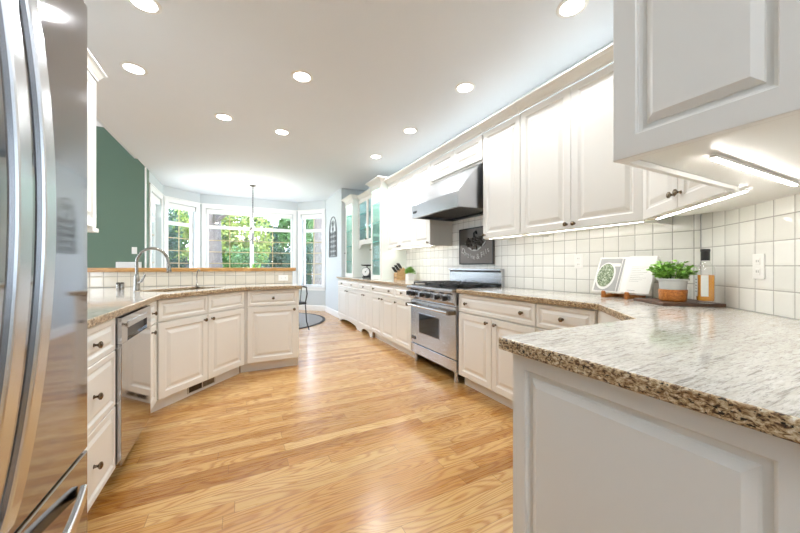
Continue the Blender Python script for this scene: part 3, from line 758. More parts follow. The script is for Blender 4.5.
# ---- glass hutch
def glass_cab(label, Y, W, X, z0, z1, doors, glass, shelves, legs=False, D=None, ret=(True, True), valance=False):
    D = (2.478-X-.02) if D is None else D
    t = thing('glass_cabinet', label, 'glass cabinet', (X+.02, Y, 0), RZ)
    mb = MB(); s_ = .018
    mb.box(0, s_, 0, D, z0, z1); mb.box(W-s_, W, 0, D, z0, z1); mb.box(s_, W-s_, 0, D, z0, z0+s_); mb.box(s_, W-s_, 0, D, z1-s_, z1); mb.box(s_, W-s_, D-.01, D, z0+s_, z1-s_)
    mb.build('body', 'cabin', t)
    dw = W/doors
    for i in range(doors):
        x0, x1 = i*dw+.002, (i+1)*dw-.002; f = .055 if doors == 1 else .045
        mb = MB(); mb.box(x0, x0+f, -.02, 0, z0, z1); mb.box(x1-f, x1, -.02, 0, z0, z1); mb.box(x0+f, x1-f, -.02, 0, z0, z0+f+.02); mb.box(x0+f, x1-f, -.02, 0, z1-f-.02, z1)
        dd = mb.build('door', 'cab', t, bevel=.003)
        g = MB(); g.box(x0+f, x1-f, -.010, -.007, z0+f+.02, z1-f-.02); g.build('glass', glass, dd)
        m = MB()
        for k in range(1, shelves+1): zz = z0+(z1-z0)*k/(shelves+1); m.box(x0+f, x1-f, -.014, -.0105, zz-.006, zz+.006)
        m.build('glazing_bar', 'mintedge', dd)
        knob(dd, x1-.02 if i == 0 and doors > 1 else x0+.025, z0+.06 if z0 > 1.2 else z0+.5, big=.8)
    for k in range(1, shelves+1):
        zz = z0+(z1-z0)*k/(shelves+1); g = MB(); g.box(s_+.002, W-s_-.002, .03, D-.02, zz-.004, zz+.004); g.build('shelf', 'mint', t)
    crown(t, 0 if ret[0] else .09, W if ret[1] else W-.09, z1, ret=ret, D=D)
    if valance:
        pts = [(0, -.018, z0), (W, -.018, z0), (W, -.018, z0-.10)]
        n = 16
        for i in range(1, n): f_ = i/n; pts.append((W-.03-(W-.06)*f_, -.018, z0-.045+.02*sin(f_*pi)-(.045 if i in (1, n-1) else 0)))
        pts += [(0, -.018, z0-.10)]
        mb = MB(); mb.poly(pts, (0, .018, 0)); mb.build('valance', 'cab', t)
    lg = bpy.data.lights.new('cabinet_lamp', 'POINT'); lg.energy = 5; lg.color = (.9, 1, .97); lg.shadow_soft_size = .04
    lo = bpy.data.objects.new('cabinet_lamp', lg); col.objects.link(lo); lo.parent = t; lo.location = (W/2, D*.35, z1-.06)
    return t
glass_cab('tall glass-door tower cabinet standing on the counter nearest the knife block', 5.135, .443, 2.02, CT+.001, 2.50, 1, 'mint', 4)
glass_cab('hanging glass cabinet with two doors and scalloped valance above the kitchen scale', 6.12, .98, 2.14, 1.60, 2.46, 2, 'blueg', 2, valance=True, ret=(False, False))
glass_cab('farthest tall glass-door tower cabinet at the end wall', 6.625, .50, 2.02, CT+.001, 2.50, 1, 'mint', 4)
mb = MB(); mb.box(0, .98, -.008, -.0005, 0, .68); tag(mb.build('back_panel', 'cab', loc=(2.49, 6.12, CT+.001), rz=RZ), 'plain pale panel behind the kitchen scale', 'panel')

# ================================================================= UNDER CABINET LIGHT STRIPS
def strip(p0, p1, label, z):
    d = Vector((p1[0]-p0[0], p1[1]-p0[1], 0)); L = d.length
    t = thing('light_strip', label, 'light', (p0[0], p0[1], z), atan2(d.y, d.x), 'under-cabinet light strips')
    mb = MB(); mb.box(0, L, -.006, .006, .0, .008); mb.build('housing', 'white', t)
    mb = MB(); mb.box(.004, L-.004, -.005, .005, -.004, -.0005); mb.build('diffuser', 'led', t)
zs = UB+.008
strip((2.215, 2.42), (2.215, 1.05), 'glowing light strip under the long right-hand wall cabinets', zs)
strip((2.17, .98), (1.66, .47), 'glowing light strip under the diagonal corner cabinet', zs)
strip((1.06, .36), (1.66, .355), 'glowing light strip under the foreground cabinet', zs-.005)
strip((2.215, 4.66), (2.215, 3.45), 'glowing light strip under the wall cabinets left of the hood', zs)

# ================================================================= REFRIGERATOR
fr = thing('refrigerator', 'stainless steel french-door refrigerator at the left edge with bowed handles', 'refrigerator', (-.345, .30, 0), pi/2)
# local x -> +Y, front = local -y -> +X
FW = .78
mb = MB(); mb.box(0, FW, .075, .80, .03, 1.77); mb.build('body', 'steeld', fr)
def fdoor(x0, x1, z0, z1, nm):
    mb = MB(); n = 1; mb.box(x0, x1, 0, .07, z0, z1); return mb.build(nm, 'fridge', fr, bevel=.004)
fdoor(.002, FW/2-.002,   .682, 1.80, 'door'); fdoor(FW/2+.002, FW-.002, .682, 1.80, 'door'); fdoor(.002, FW-.002, .06, .676, 'freezer_drawer')
def bow(zs_, amp, x, nm, wid=.017):
    pts = []
    for i in range(25):
        f = i/24; z = zs_[0]+(zs_[1]-zs_[0])*f; pts.append((x, -.012-amp*sin(pi*f)**.8, z))
    mb = MB(); mb.ribbon(pts, (wid, 0, 0), (0, .007, 0)); return mb.build(nm, 'handle', fr, bevel=.004)
bow((.72, 1.74), .05, FW/2-.034, 'handle', .018); bow((.72, 1.74), .05, FW/2+.034, 'handle', .018)
pts = [(.05+(FW-.10)*i/24, -.008-.04*sin(pi*i/24)**.9, .600) for i in range(25)]
mb = MB(); mb.ribbon(pts, (0, 0, .015), (0, .007, 0)); mb.build('drawer_handle', 'handle', fr, bevel=.004)
for x in (.05, FW-.05):
    mb = MB(); mb.box(x-.03, x+.03, .12, .18, 0, .03); mb.build('foot', 'rubber', fr)
# ================================================================= DISHWASHER
dw = thing('dishwasher', 'polished stainless dishwasher in the left cabinet run', 'dishwasher', (-.55, 2.125, 0), pi/2)
mb = MB(); mb.box(.005, .60, .03, .55, .105, .875); mb.build('body', 'steeld', dw)
mb = MB(); mb.box(.004, .604, 0, .029, .105, .735); mb.build('door', 'steelm', dw, bevel=.003)
mb = MB(); mb.box(.004, .604, 0, .029, .84, .872); mb.box(.004, .10, 0, .029, .736, .84); mb.box(.508, .604, 0, .029, .736, .84); mb.box(.10, .508, .022, .029, .736, .84); mb.build('control_panel', 'steelm', dw)
mb = MB(); mb.box(.10, .508, .018, .0215, .745, .835); mb.build('handle_pocket', 'black', dw)
mb = MB(); mb.box(.10, .508, -.004, .012, .805, .84); mb.build('handle_lip', 'steel', dw, bevel=.004)
mb = MB(); mb.box(.01, .60, .09, .11, .0, .10); mb.build('toe_kick', 'rubber', dw)

# ================================================================= CEILING LIGHTS
pos = [(144, 2, 'recessed ceiling light at the top edge left of centre'), (134, 68, 'leftmost recessed ceiling light, above the white cabinet beyond the refrigerator'), (302, 76, 'recessed ceiling light nearest along the middle of the ceiling'),
       (572, 6, 'recessed ceiling light at the top edge beside the foreground cabinet'), (465, 87, 'recessed ceiling light in front of the range hood'), (224, 116.5, 'recessed ceiling light nearest the green wall'),
       (282, 131.5, 'recessed ceiling light farthest along the middle of the ceiling'), (410, 130, 'recessed ceiling light above the hood, second from the far end of the right row'), (376, 156, 'recessed ceiling light nearest the glass tower cabinets')]
near = [(Vector((.05, -.75, CZ)), 'unseen recessed ceiling light added straight behind the camera for fill'), (Vector((-.2, -2.1, CZ)), 'unseen recessed ceiling light added for fill at the near end of the kitchen')]  # two lamps out of view, added to fill the foreground
for (p, lb) in [(at(u, v_, z=CZ), lb) for (u, v_, lb) in pos]+near:
    t = thing('recessed_light', lb, 'ceiling light', (p.x, p.y, CZ), 0, 'recessed ceiling lights')
    mb = MB(); mb.lathe([(.070, -.001), (.070, -.006), (.088, -.006), (.095, -.001)], 28); mb.build('trim_ring', 'white', t, smooth=True)
    mb = MB(); mb.lathe([(.0695, -.003), (.0695, -.0045), (0, -.0045)], 28); mb.build('diffuser', 'lamp', t)
    la = bpy.data.lights.new('downlight', 'AREA'); la.shape = 'DISK'; la.size = .13; la.energy = DOWNLIGHT_W; la.color = (.94, .97, 1)
    lo = bpy.data.objects.new('downlight', la); col.objects.link(lo); lo.parent = t; lo.location = (0, 0, -.012)

# ================================================================= DINING AREA
ch = thing('chandelier', 'small candle chandelier on a long rod over the dining table', 'chandelier', (.24, 7.3, CZ))
mb = MB(); mb.lathe([(.065, 0), (.065, -.015), (.02, -.03), (.008, -.04)], 18); mb.build('canopy', 'steeld', ch, smooth=True)
mb = MB(); mb.tube([(0, 0, -.03), (0, 0, -.98)], .009, 8)
for i in range(26): mb.lathe([(.004, -.05-i*.036), (.016, -.06-i*.036), (.016, -.068-i*.036), (.004, -.078-i*.036)], 8)
mb.build('rod', 'iron', ch)
mb = MB(); mb.lathe([(.004, -.98), (.03, -1.0), (.018, -1.05), (.03, -1.12), (.012, -1.18), (.02, -1.21), (0, -1.24)], 14); mb.build('hub', 'iron', ch, smooth=True)
for k in range(5):
    an = k*2*pi/5+.3; c_, s_ = cos(an), sin(an)
    pts = [(.02*c_, .02*s_, -1.12), (.10*c_, .10*s_, -1.17), (.20*c_, .20*s_, -1.15), (.26*c_, .26*s_, -1.06), (.26*c_, .26*s_, -1.03)]
    mb = MB(); mb.tube(pts, .006, 8); mb.lathe([(.026, -1.03), (.030, -1.022), (.008, -1.02)], 12, (.26*c_, .26*s_, 0)); ar = mb.build('arm', 'iron', ch, smooth=True)
    mb = MB(); mb.cyl((.26*c_, .26*s_, -1.02), (.26*c_, .26*s_, -.95), .010); mb.build('candle', 'white', ar)
    mb = MB(); mb.lathe([(.006, -.95), (.016, -.925), (.013, -.90), (0, -.875)], 12, (.26*c_, .26*s_, 0)); mb.build('bulb', 'bulb', ar, smooth=True)
    lg = bpy.data.lights.new('candle_light', 'POINT'); lg.energy = CHANDELIER_W; lg.color = (1, .95, .9); lg.shadow_soft_size = .035
    lo = bpy.data.objects.new('candle_light', lg); col.objects.link(lo); lo.parent = ch; lo.location = (.26*c_, .26*s_, -.84)
rgx, rgy = .38, 7.15
mb = MB(); mb.lathe([(0, .001), (1.24, .001), (1.24, .010), (0, .010)], 64); t = mb.build('rug', 'rug', loc=(rgx, rgy, 0))
tag(t, 'round grey rug with dark border under the dining table', 'rug')
mb = MB(); mb.lathe([(1.241, .001), (1.30, .001), (1.30, .011), (1.241, .011), (1.241, .001)], 64); mb.build('border', 'rugedge', t)
tb = thing('dining_table', 'round dining table behind the bar, hidden below the chandelier', 'table', (.28, 7.25, .011))
mb = MB(); mb.lathe([(0, .70), (.50, .70), (.52, .71), (.52, .735), (0, .735)], 40); mb.build('tabletop', 'walnut', tb, smooth=True)
mb = MB(); mb.lathe([(.28, 0), (.26, .03), (.06, .07), (.045, .35), (.06, .66), (.15, .699)], 20); mb.build('pedestal', 'walnut', tb, smooth=True)
pt = thing('potted_palm', 'leafy green plant showing just over the wooden bar ledge', 'plant', (.30, 7.25, .747))
mb = MB(); mb.lathe([(.06, 0), (.09, .15), (.095, .16), (.08, .16), (.08, .14), (0, .14)], 20); mb.build('pot', 'pot', pt, smooth=True)
mb = MB()
for i in range(70):
    an = random.uniform(0, 2*pi); el = random.uniform(.35, 1.4); L = random.uniform(.25, .45)
    pts_ = []
    for k in range(5):
        f = k/4; rr = L*f*cos(el); zz = .15+L*f*sin(el)-.10*f*f
        pts_.append(Vector((rr*cos(an), rr*sin(an), zz)))
    sd = Vector((-sin(an), cos(an), 0)); wds = [.004, .018, .022, .014, .001]
    V = [[mb.bm.verts.new(p_-sd*w_), mb.bm.verts.new(p_+sd*w_)] for p_, w_ in zip(pts_, wds)]
    for k in range(4): mb.face([V[k][0], V[k][1], V[k+1][1], V[k+1][0]])
mb.build('fronds', 'herb', pt, fix=False)
# chair by the bar end
chx = at(303, 320, z=0)
cr_ = thing('dining_chair', 'dark metal dining chair peeking out past the end of the bar', 'chair', (.80, 5.95, .017), .2)
for (x, y) in ((-.2, -.2), (.2, -.2), (-.2, .2), (.2, .2)):
    mb = MB(); sg = 1 if x > 0 else -1; sy = 1 if y > 0 else -1
    mb.tube([(x+sg*.05, y+sy*.05, 0), (x+sg*.015, y+sy*.02, .15), (x, y, .45)], .011, 8); mb.build('leg', 'chairm', cr_, smooth=True)
mb = MB(); mb.box(-.22, .22, -.22, .22, .45, .50); mb.build('seat', 'chairm', cr_, bevel=.02)
mb = MB(); pts_ = [(.20, -.20, .48), (.215, -.24, .64), (.19, -.27, .76), (0, -.28, .80), (-.19, -.27, .76), (-.215, -.24, .64), (-.20, -.20, .48)]; mb.tube(pts_, .012, 8)
for x in (-.1, 0, .1): mb.tube([(x, -.21, .48), (x, -.25, .64), (x, -.278, .795)], .006, 6)
mb.build('backrest', 'chairm', cr_, smooth=True)

# iron wall ornament, gothic arch, on the wall X=1.95
p0 = at(329.5, 255.5, X=1.95); p1 = at(337, 255.5, X=1.95); cyY = (p0.y+p1.y)/2; hwid = (p0.y-p1.y)/2
orn = thing('wall_ornament', 'grey iron gothic-arch lattice ornament on the pale blue wall', 'wall decoration', (1.944, cyY, 1.37), RZ)
H = .93; sh = H*.55
def arch(wd, h0, h1):
    P = [(-wd, 0, 0), (-wd, 0, h0)]
    for i in range(1, 11):
        f = i/10; P.append((-wd*cos(f*pi/2)**.9 if i < 10 else 0, 0, h0+(h1-h0)*sin(f*pi/2)**1.1))
    return P + [(-x, y, z) for x, y, z in P[::-1][1:]]
mb = MB(); mb.tube(arch(hwid, sh, H), .010, 8); mb.cyl((-hwid, 0, 0), (hwid, 0, 0), .012, 8); mb.build('frame', 'iron', orn)
mb = MB(); mb.tube(arch(hwid*.80, sh, H*.9), .007, 6)
for r_ in range(7):
    for c_ in range(3):
        cx_, cz_ = (c_-1)*hwid*.52, .07+r_*.115
        if cz_ > sh+.1 and c_ != 1: continue
        mb.tube([(cx_+.055*cos(a), 0, cz_+.055*sin(a)) for a in [2*pi*i/12 for i in range(13)]], .0055, 6, caps=False)
        for a in (pi/4, 3*pi/4): mb.tube([(cx_-.06*cos(a), 0, cz_-.06*sin(a)), (cx_+.06*cos(a), 0, cz_+.06*sin(a))], .0045, 6)
mb.build('lattice', 'iron', orn)

# plaque behind the range
pl = thing('wall_plaque', 'dark pewter relief plaque with raised curved lettering leaning on the tiles above the range', 'plaque', (2.479, 3.23, 1.165), RZ)
pw, ph = .60, .435
mb = MB(); mb.box(0, pw, -.02, 0, 0, ph); mb.build('panel', 'pewter', pl, bevel=.004)
mb = MB(); mb.box(0, pw, -.026, -.0205, 0, .014); mb.box(0, pw, -.026, -.0205, ph-.014, ph); mb.box(0, .014, -.026, -.0205, .014, ph-.014); mb.box(pw-.014, pw, -.026, -.0205, .014, ph-.014); mb.build('frame', 'black', pl, bevel=.002)
mb = MB(); n = 24; up, lo_ = [], []
for i in range(n+1):
    f = i/n-.5; x = pw/2+f*.36; up.append((x, -.0205, .175+.36*f*f*1.0)); lo_.append((x, -.0205, .155+.30*f*f*1.27))
mb.poly(up+lo_[::-1], (0, -.006, 0)); mb.build('ribbon', 'pewl', pl)
mb = MB(); 
for i in range(46):
    a = random.uniform(0, 2*pi); r_ = random.uniform(0, .1)**.8*.9; mb.lathe([(0, -.018), (.013, -.009), (.018, 0), (.013, .009), (0, .018)], 6, (pw/2+r_*cos(a)*1.1, -.022, .255+r_*sin(a)*.6))
mb.build('grape_relief', 'pewter', pl, smooth=True)
mb = MB(); mb.tube([(pw/2, -.024, .19), (pw/2+.01, -.026, .27), (pw/2-.015, -.026, .32), (pw/2-.02, -.026, .37), (pw/2+.02, -.026, .385), (pw/2+.03, -.026, .35)], .010, 8); mb.build('stem_relief', 'black', pl, smooth=True)
s_txt = 'Domaine & Fils'
for i, chh in enumerate(s_txt):
    if chh == ' ': continue
    f = (i+.5)/len(s_txt)-.5; x = pw/2+f*.47; z = .085+.36*f*f; text('letter', chh, .088, 'pewl', pl, (x, -.0215, z), (R(90), -f*.75, 0), .002)

# ================================================================= COUNTER ITEMS
# scale
p = at(367, 279, X=2.20); ks = thing('kitchen_scale', 'vintage black kitchen scale with round white dial', 'scale', (2.20, p.y, CT), -.75)
mb = MB(); mb.poly([(-.085, -.05, 0), (.085, -.05, 0), (.065, -.04, .035), (.05, -.03, .13), (-.05, -.03, .13), (-.065, -.04, .035)], (0, .09, 0)); mb.build('body', 'rubber', ks, bevel=.006)
rm = Matrix.Rotation(R(90), 3, 'X')
mb = MB(); mb.lathe([(.088, 0), (.088, .025), (.08, .03)], 28, (0, -.04, .115), rm); mb.build('housing', 'rubber', ks, smooth=True)
mb = MB(); mb.lathe([(.079, .0302), (.079, .033), (0, .033)], 28, (0, -.04, .115), rm); dl = mb.build('dial', 'white', ks)
mb = MB()
for k in range(24): a = 2*pi*k/24; mb.box(-.001, .001, -.0745, -.0735, .060, .072, Matrix.Translation((0, 0, .115)) @ Matrix.Rotation(a, 4, 'Y'))
mb.box(-.002, .002, -.0765, -.0755, -.02, .06, Matrix.Translation((0, 0, .115)) @ Matrix.Rotation(.7, 4, 'Y')); mb.lathe([(.012, .0), (.012, .004), (0, .004)], 12, (0, -.0735, .115), rm)
mb.build('needle', 'black', dl)
mb = MB(); mb.cyl((0, 0, .12), (0, 0, .225), .012); mb.lathe([(.02, .222), (.10, .228), (.125, .252), (.120, .252), (.095, .234), (0, .232)], 26); mb.build('pan', 'rubber', ks, smooth=True)
# knife block
kb = thing('knife_block', 'light wood knife block on the counter left of the range', 'knife block', (2.26, 4.52, CT), RZ)
mb = MB(); mb.poly([(-.055, -.07, 0), (-.055, .11, 0), (-.055, .11, .115), (-.055, .06, .20), (-.055, -.07, .105)], (.11, 0, 0)); mb.build('block', 'bamboo', kb, bevel=.004)
mb = MB(); mb.box(-.035, .035, -.0712, -.0702, .035, .045); mb.build('slot_mark', 'slot', kb)
# slot face: from (-.07,.105) to (.06,.20): normal (-.59,.807)
nrm = Vector((0, -.59, .807)); along = Vector((0, .807, .59)); 
kroot = None
ki = 0
klab = ['lowest left knife handle in the wooden block', 'lowest right knife handle in the wooden block', 'middle left knife handle in the wooden block', 'middle right knife handle in the wooden block',
        'upper left knife handle in the wooden block', 'upper right knife handle in the wooden block']
for row in range(3):
    for cx_ in (-.028, .028):
        base = Vector((0, -.07, .105))+along*(.025+row*.052)+Vector((cx_, 0, 0)); 
        wp = Matrix.Rotation(RZ, 3, 'Z') @ (base+nrm*.001)
        if ki == 0:
            kn = thing('kitchen_knife', klab[0], 'knife', (2.26+wp.x, 4.52+wp.y, CT+wp.z), RZ, 'knives in the wooden block')
            kn.rotation_euler = (R(36), 0, RZ)
            mb = MB(); mb.box(-.007, .007, -.011, .011, .012, .105); mb.build('handle', 'rubber', kn, bevel=.004)
            mb = MB(); mb.box(-.007, .007, -.010, .010, 0, .0118); mb.build('bolster', 'steelm', kn)
            kroot = kn
        else:
            kn = copy_tree(kroot); kn.location = (2.26+wp.x, 4.52+wp.y, CT+wp.z); kn['label'] = klab[ki]
        ki += 1
# small white potted plant
def leafy(mb, n, c, rx, rz_, L, W_l, seed=1):
    rnd = random.Random(seed)
    for i in range(n):
        a = rnd.uniform(0, 2*pi); e = rnd.uniform(-.25, 1.4); r_ = rnd.uniform(.35, 1)
        d = Vector((cos(a)*cos(e)*rx, sin(a)*cos(e)*rx, sin(e)*rz_))*r_
        mb.leaf(Vector(c)+d, L*rnd.uniform(.7, 1.2), W_l*rnd.uniform(.7, 1.2), rotm(rnd.uniform(-.6, 1.0), rnd.uniform(-.5, .5), a-pi/2+rnd.uniform(-.7, .7)))
pw_ = thing('potted_herb', 'small green herb in a white square pot beside the knife block', 'plant', (2.33, 4.30, CT), RZ)
mb = MB(); mb.poly([(-.05, -.05, 0), (.05, -.05, 0), (.05, .05, 0), (-.05, .05, 0)], (0, 0, .10)); mb.build('pot', 'white', pw_, bevel=.006)
mb = MB(); leafy(mb, 520, (0, 0, .125), .075, .075, .03, .024, 3); mb.build('foliage', 'herb', pw_, fix=False)

# cutting board
bA = Vector((2.05, .90)); bu = Vector((.8, -.6)); bv = Vector((.6, .8))
cb = MB(); pts_ = [bA, bA+bu*.295, bA+bu*.295+bv*.29, bA+bv*.29]
cb.prism([(p_.x, p_.y) for p_ in pts_], CT+.001, CT+.018)
tag(cb.build('cutting_board', 'walnut', bevel=.002), 'dark walnut cutting board under the potted herb and bottle', 'cutting board')
BT = CT+.018
# potted herb
ph_ = thing('potted_herb', 'bushy green herb in a grey pot with wooden bowl base on the cutting board', 'plant', (2.214, .925, BT+.001), 0)
mb = MB(); mb.lathe([(.056, 0), (.062, .006), (.066, .06), (.064, .066), (.060, .066), (.055, .01), (0, .01)], 32); mb.build('wooden_bowl', 'olive', ph_, smooth=True)
mb = MB(); mb.lathe([(.045, .012), (.058, .05), (.064, .115), (.072, .118), (.073, .128), (.066, .128), (.062, .115), (0, .112)], 32); mb.build('pot', 'pot', ph_, smooth=True)
mb = MB(); mb.lathe([(0, .113), (.060, .114), (.060, .119), (0, .123)], 20); mb.build('soil', 'soil', ph_)
mb = MB(); rnd = random.Random(5)
stems = MB()
for i in range(46):
    a = rnd.uniform(0, 2*pi); e = rnd.uniform(.3, 1.5); L = rnd.uniform(.07, .115)
    d = Vector((cos(a)*cos(e)*.85, sin(a)*cos(e)*.85, sin(e)*1.08)); b0 = Vector((cos(a)*.03, sin(a)*.03, .118)); tip = b0+d*L
    stems.tube([b0, b0+d*L*.5+Vector((0, 0, .01)), tip], .0013, 5)
    for k in range(13):
        f = .3+.7*k/12; c_ = b0+d*L*f
        mb.leaf(c_, rnd.uniform(.020, .032), rnd.uniform(.020, .028), rotm(rnd.uniform(-.5, .9), rnd.uniform(-.6, .6), rnd.uniform(0, 2*pi)))
stems.build('stems', 'herbd', ph_); mb.build('foliage', 'herb', ph_, fix=False)
# bottle
bt = thing('oil_bottle', 'clear glass bottle of amber oil with black cap and pale label', 'bottle', (2.222, .785, BT+.001), -pi*.32)
def sq(mb, prof, n=24, e=3.2):
    rings = []
    for r_, z in prof:
        ring_ = []
        for k in range(n):
            a = 2*pi*k/n; ee = 2 + (e-2)*(1 if r_ > .025 else 0)
            q_ = (abs(cos(a))**ee+abs(sin(a))**ee)**(-1/ee); ring_.append(mb.bm.verts.new((r_*q_*cos(a), r_*q_*sin(a), z)))
        rings.append(ring_)
    for i in range(len(rings)-1):
        for k in range(n): mb.face([rings[i][k], rings[i][(k+1) % n], rings[i+1][(k+1) % n], rings[i+1][k]])
    mb.face(rings[0][::-1]); mb.face(rings[-1])
mb = MB(); sq(mb, [(.033, 0), (.036, .004), (.036, .172), (.034, .19), (.025, .208), (.017, .222), (.016, .245)]); mb.build('glass_body', 'clear', bt, smooth=True)
mb = MB(); sq(mb, [(.030, .014), (.033, .018), (.033, .150), (.032, .151)]); mb.build('oil', 'amber', bt, smooth=True)
mb = MB(); mb.lathe([(.0185, .228), (.0185, .275), (.020, .276), (.020, .288), (.016, .290), (0, .290)], 20); mb.build('cap', 'rubber', bt, smooth=True)
mb = MB(); mb.box(-.0375, -.0365, -.026, .020, .038, .150); mb.box(-.026, .004, -.0375, -.0365, .038, .150); mb.build('label', 'label', bt)
mb = MB()
for i in range(5): mb.box(-.0380, -.0376, -.018, .012-.004*(i % 2), .06+i*.016, .065+i*.016)
mb.build('label_print', 'ink', bt)

# cookbook on its stand
bk = thing('open_cookbook', 'open cookbook showing a bowl of salad on its left page', 'book', (2.315, 1.272, CT+.030), RZ)
tilt = Matrix.Rotation(R(-24), 4, 'X')
def T(*p_): return tilt @ Vector(p_)
BW, BH = .186, .272
def slab(mb, x0, x1, y0, y1, z0, z1): mb.box(x0, x1, y0, y1, z0, z1, tilt)
mb = MB(); slab(mb, -BW-.004, BW+.004, .0, .004, 0, BH+.004); mb.build('cover', 'white', bk)
def pageblock(sg, th):
    mb = MB(); n = 8; pr = []
    for i in range(n+1):
        f = i/n; x = sg*BW*f; y = -th*(sin(min(f*4, 1)*pi/2))*(1-.35*f); pr.append((x, y))
    A = [mb.bm.verts.new(T(x, y, .003)) for x, y in pr]+[mb.bm.verts.new(T(pr[-1][0], 0, .003)), mb.bm.verts.new(T(0, 0, .003))]
    B = [mb.bm.verts.new(T(x, y, BH)) for x, y in pr]+[mb.bm.verts.new(T(pr[-1][0], 0, BH)), mb.bm.verts.new(T(0, 0, BH))]
    m = len(A)
    for i in range(m): mb.face([A[i], A[(i+1) % m], B[(i+1) % m], B[i]])
    mb.face(A); mb.face(B[::-1]); return mb
pgl = pageblock(-1, .010).build('pages', 'paper', bk); pgr = pageblock(1, .022).build('pages', 'paper', bk)
def onpage(sg, th, f, z, lift=.0006): x = sg*BW*f; y = -th*(sin(min(f*4, 1)*pi/2))*(1-.35*f)-lift; return T(x, y, z)
def patch(mb, sg, th, f0, f1, z0, z1, n=6, lift=.0006):
    V = [(mb.bm.verts.new(onpage(sg, th, f0+(f1-f0)*i/n, z0, lift)), mb.bm.verts.new(onpage(sg, th, f0+(f1-f0)*i/n, z1, lift))) for i in range(n+1)]
    for i in range(n): mb.face([V[i][0], V[i+1][0], V[i+1][1], V[i][1]])
mb = MB(); patch(mb, -1, .010, .05, .93, .012, BH-.012); mb.build('photo', 'photo', pgl)
def disc(mb, cf, cz, rx, rz_, lift, n=24): mb.face([mb.bm.verts.new(onpage(-1, .010, cf+rx*cos(2*pi*k/n), cz+rz_*sin(2*pi*k/n), lift)) for k in range(n)])
mb = MB(); disc(mb, .60, .125, .36, .104, .0018); mb.build('bowl_picture', 'bowl', pgl)
mb = MB(); disc(mb, .61, .130, .305, .090, .0028); mb.build('salad_picture', 'salad', pgl)
mb = MB(); 
for (f0, f1, z0, z1) in ((.15, .55, .198, .222),): patch(mb, -1, .010, f0, f1, z0, z1, 4, .0015)
mb.build('napkin_picture', 'white', pgl)
mb = MB()
for i in range(9):
    patch(mb, 1, .022, .30, .80-.1*(i % 3), .19-i*.013, .1915-i*.013, 3)
patch(mb, 1, .022, .30, .55, .020, .023, 3)
mb.build('printed_text', 'ink', pgr)
st = thing('book_stand', 'wooden cookbook stand with angled feet', 'book stand', (2.315, 1.272, CT), RZ)
for x in (-.085, .065):
    mb = MB(); mb.poly([(x, -.055, 0), (x, .12, 0), (x, .12, .012), (x, .03, .026), (x, -.03, .020), (x, -.045, .048), (x, -.055, .044)], (.022, 0, 0)); mb.build('foot', 'olive', st, bevel=.002)
mb = MB(); mb.box(-.10, .10, .135, .150, .03, .20, Matrix.Translation((0, -.02, 0)) @ Matrix.Rotation(R(-10), 4, 'X')); mb.box(-.085, .087, .10, .13, 0.0, .012); mb.build('back_rest', 'olive', st, bevel=.002)

# ================================================================= OUTDOORS
mb = MB(); mb.box(-30, 35, 9.2, 60, -.6, -.5); struct(mb, 'ground', 'grass')
mbs = []
def leafcloud(n, rx, rz_, size, seed, mat):
    rnd = random.Random(seed); mb = MB()
    blobs = [(Vector((rnd.uniform(-.7, .7)*rx, rnd.uniform(-.7, .7)*rx, rnd.uniform(-.7, .7)*rz_)), rnd.uniform(.3, .5)) for _ in range(16)]
    for i in range(n):
        c, rr = rnd.choice(blobs); v_ = Vector((rnd.gauss(0, 1), rnd.gauss(0, 1), rnd.gauss(0, 1))).normalized()*(rnd.uniform(.6, 1)*rr)
        mb.leaf(c+Vector((v_.x*rx, v_.y*rx, v_.z*rz_)), size*rnd.uniform(.7, 1.3), size*.7, rotm(rnd.uniform(-1.5, 1.5), rnd.uniform(-1.5, 1.5), rnd.uniform(0, 6.3)))
    return mb
protos = []
def tree(name, label, x, y, h, r_, tr, mat, seed, group='trees outside the bay window', n=5000, low=False, rzf=1.0, ls=.16):
    t = thing(name, label, 'tree' if not low else 'shrub', (x, y, -.5), 0, group)
    mb = MB(); rnd = random.Random(seed)
    pts_ = [(rnd.uniform(-.05, .05)*(k > 0), rnd.uniform(-.05, .05), h*k/5) for k in range(6)]
    mb.tube(pts_, [tr*1.15]+[tr*(1-.10*k) for k in range(1, 6)], 12)
    for k in range(6):
        a = rnd.uniform(0, 6.3); z = h*rnd.uniform(.45, .9); mb.tube([(0, 0, z), (cos(a)*r_*.6, sin(a)*r_*.6, z+r_*.35)], [tr*.3, tr*.08], 6)
    mb.build('trunk', 'bark', t, smooth=True)
    mb = leafcloud(n, r_, r_*rzf if not low else h*.5, ls if not low else .10, seed, mat); mb.build('foliage', mat, t, fix=False, loc=(0, 0, h*.98 if not low else h*.5))
    return t
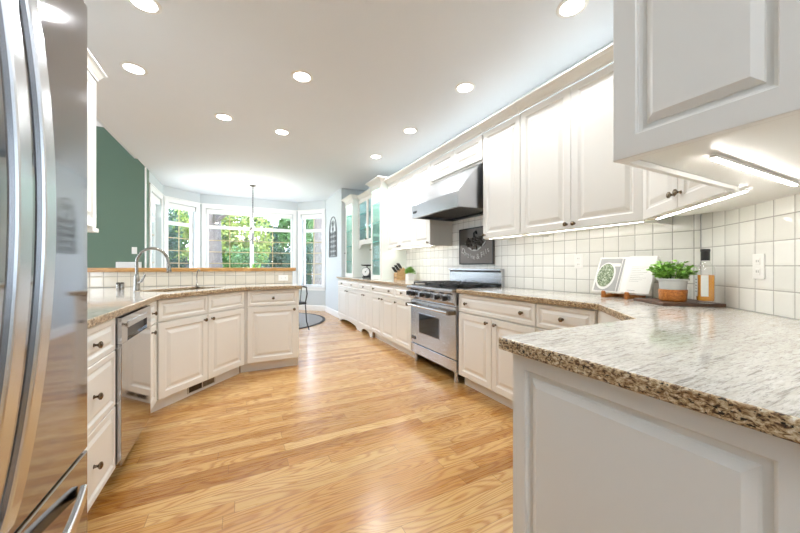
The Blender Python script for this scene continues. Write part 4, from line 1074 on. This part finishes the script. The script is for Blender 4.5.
tree('tree', 'thick grey tree trunk close outside the left half of the centre window', -.75, 11.6, 6.5, 1.3, .27, 'leafd', 1)
tree('tree', 'grey tree trunk outside the right diagonal window', 2.55, 11.8, 6.5, 1.3, .2, 'leafd', 2)
tree('tree', 'dark tree left of the thick trunk outside the left diagonal window', -3.6, 13.5, 2.2, 1.8, .12, 'leafd', 3, n=7000)
tree('tree', 'bright yellow-green tree behind the thick trunk', -.6, 17.5, 2.4, 2.1, .12, 'leafy', 4, n=9000)
tree('tree', 'bright leafy tree behind the right half of the centre window', 4.6, 16.6, 2.3, 1.8, .12, 'leafg', 5, n=9000)
tree('tree', 'tall deep green tree far behind on the right', 7.6, 20, 3.0, 2.8, .15, 'leafd', 6, n=9000)
tree('tree', 'tall deep green tree far behind on the left', -6.0, 20, 3.0, 2.9, .15, 'leafg', 7, n=9000)
for i, (x, y) in enumerate(((-10.2, 29.5), (-4.9, 30), (.0, 29.5), (5.1, 30.3), (10.0, 29.5), (15.0, 30), (-6.3, 35), (-1.8, 35), (2.6, 35), (7.1, 35), (11.6, 35))):
    tree('hedge_tree', ('leftmost', 'second', 'third', 'fourth', 'fifth', 'rightmost')[i if i < 6 else i-6]+(' tree in the front row of the tall hedge at the back of the garden' if i < 6 else ' tree in the rear row of the tall hedge at the back of the garden'),
         x, y, 3.6, 2.1, .15, ('leafd', 'leafg')[i % 2], 40+i, 'hedge trees at the back of the garden', 8000, rzf=1.75, ls=.26)
tree('tree', 'broad tree in the far middle distance', 1.2, 23.5, 2.8, 2.4, .2, 'leafd', 8, n=11000)
for i, (x, y, h, r_, m_, lb) in enumerate(((-1.8, 14.3, 2.0, .7, 'leafd', 'dark shrub under the left window trees'), (.2, 14.4, 2.3, 1.0, 'leafg', 'green shrub in the middle of the centre window view'),
        (2.3, 14.2, 2.6, .85, 'leafd', 'deep green shrub low behind the right sash'), (4.0, 13.4, 1.9, .8, 'leafg', 'shrub outside the right diagonal window'))):
    tree('shrub', lb, x, y, h, r_, .04, m_, 20+i, 'shrubs outside the bay window', 4500, True)
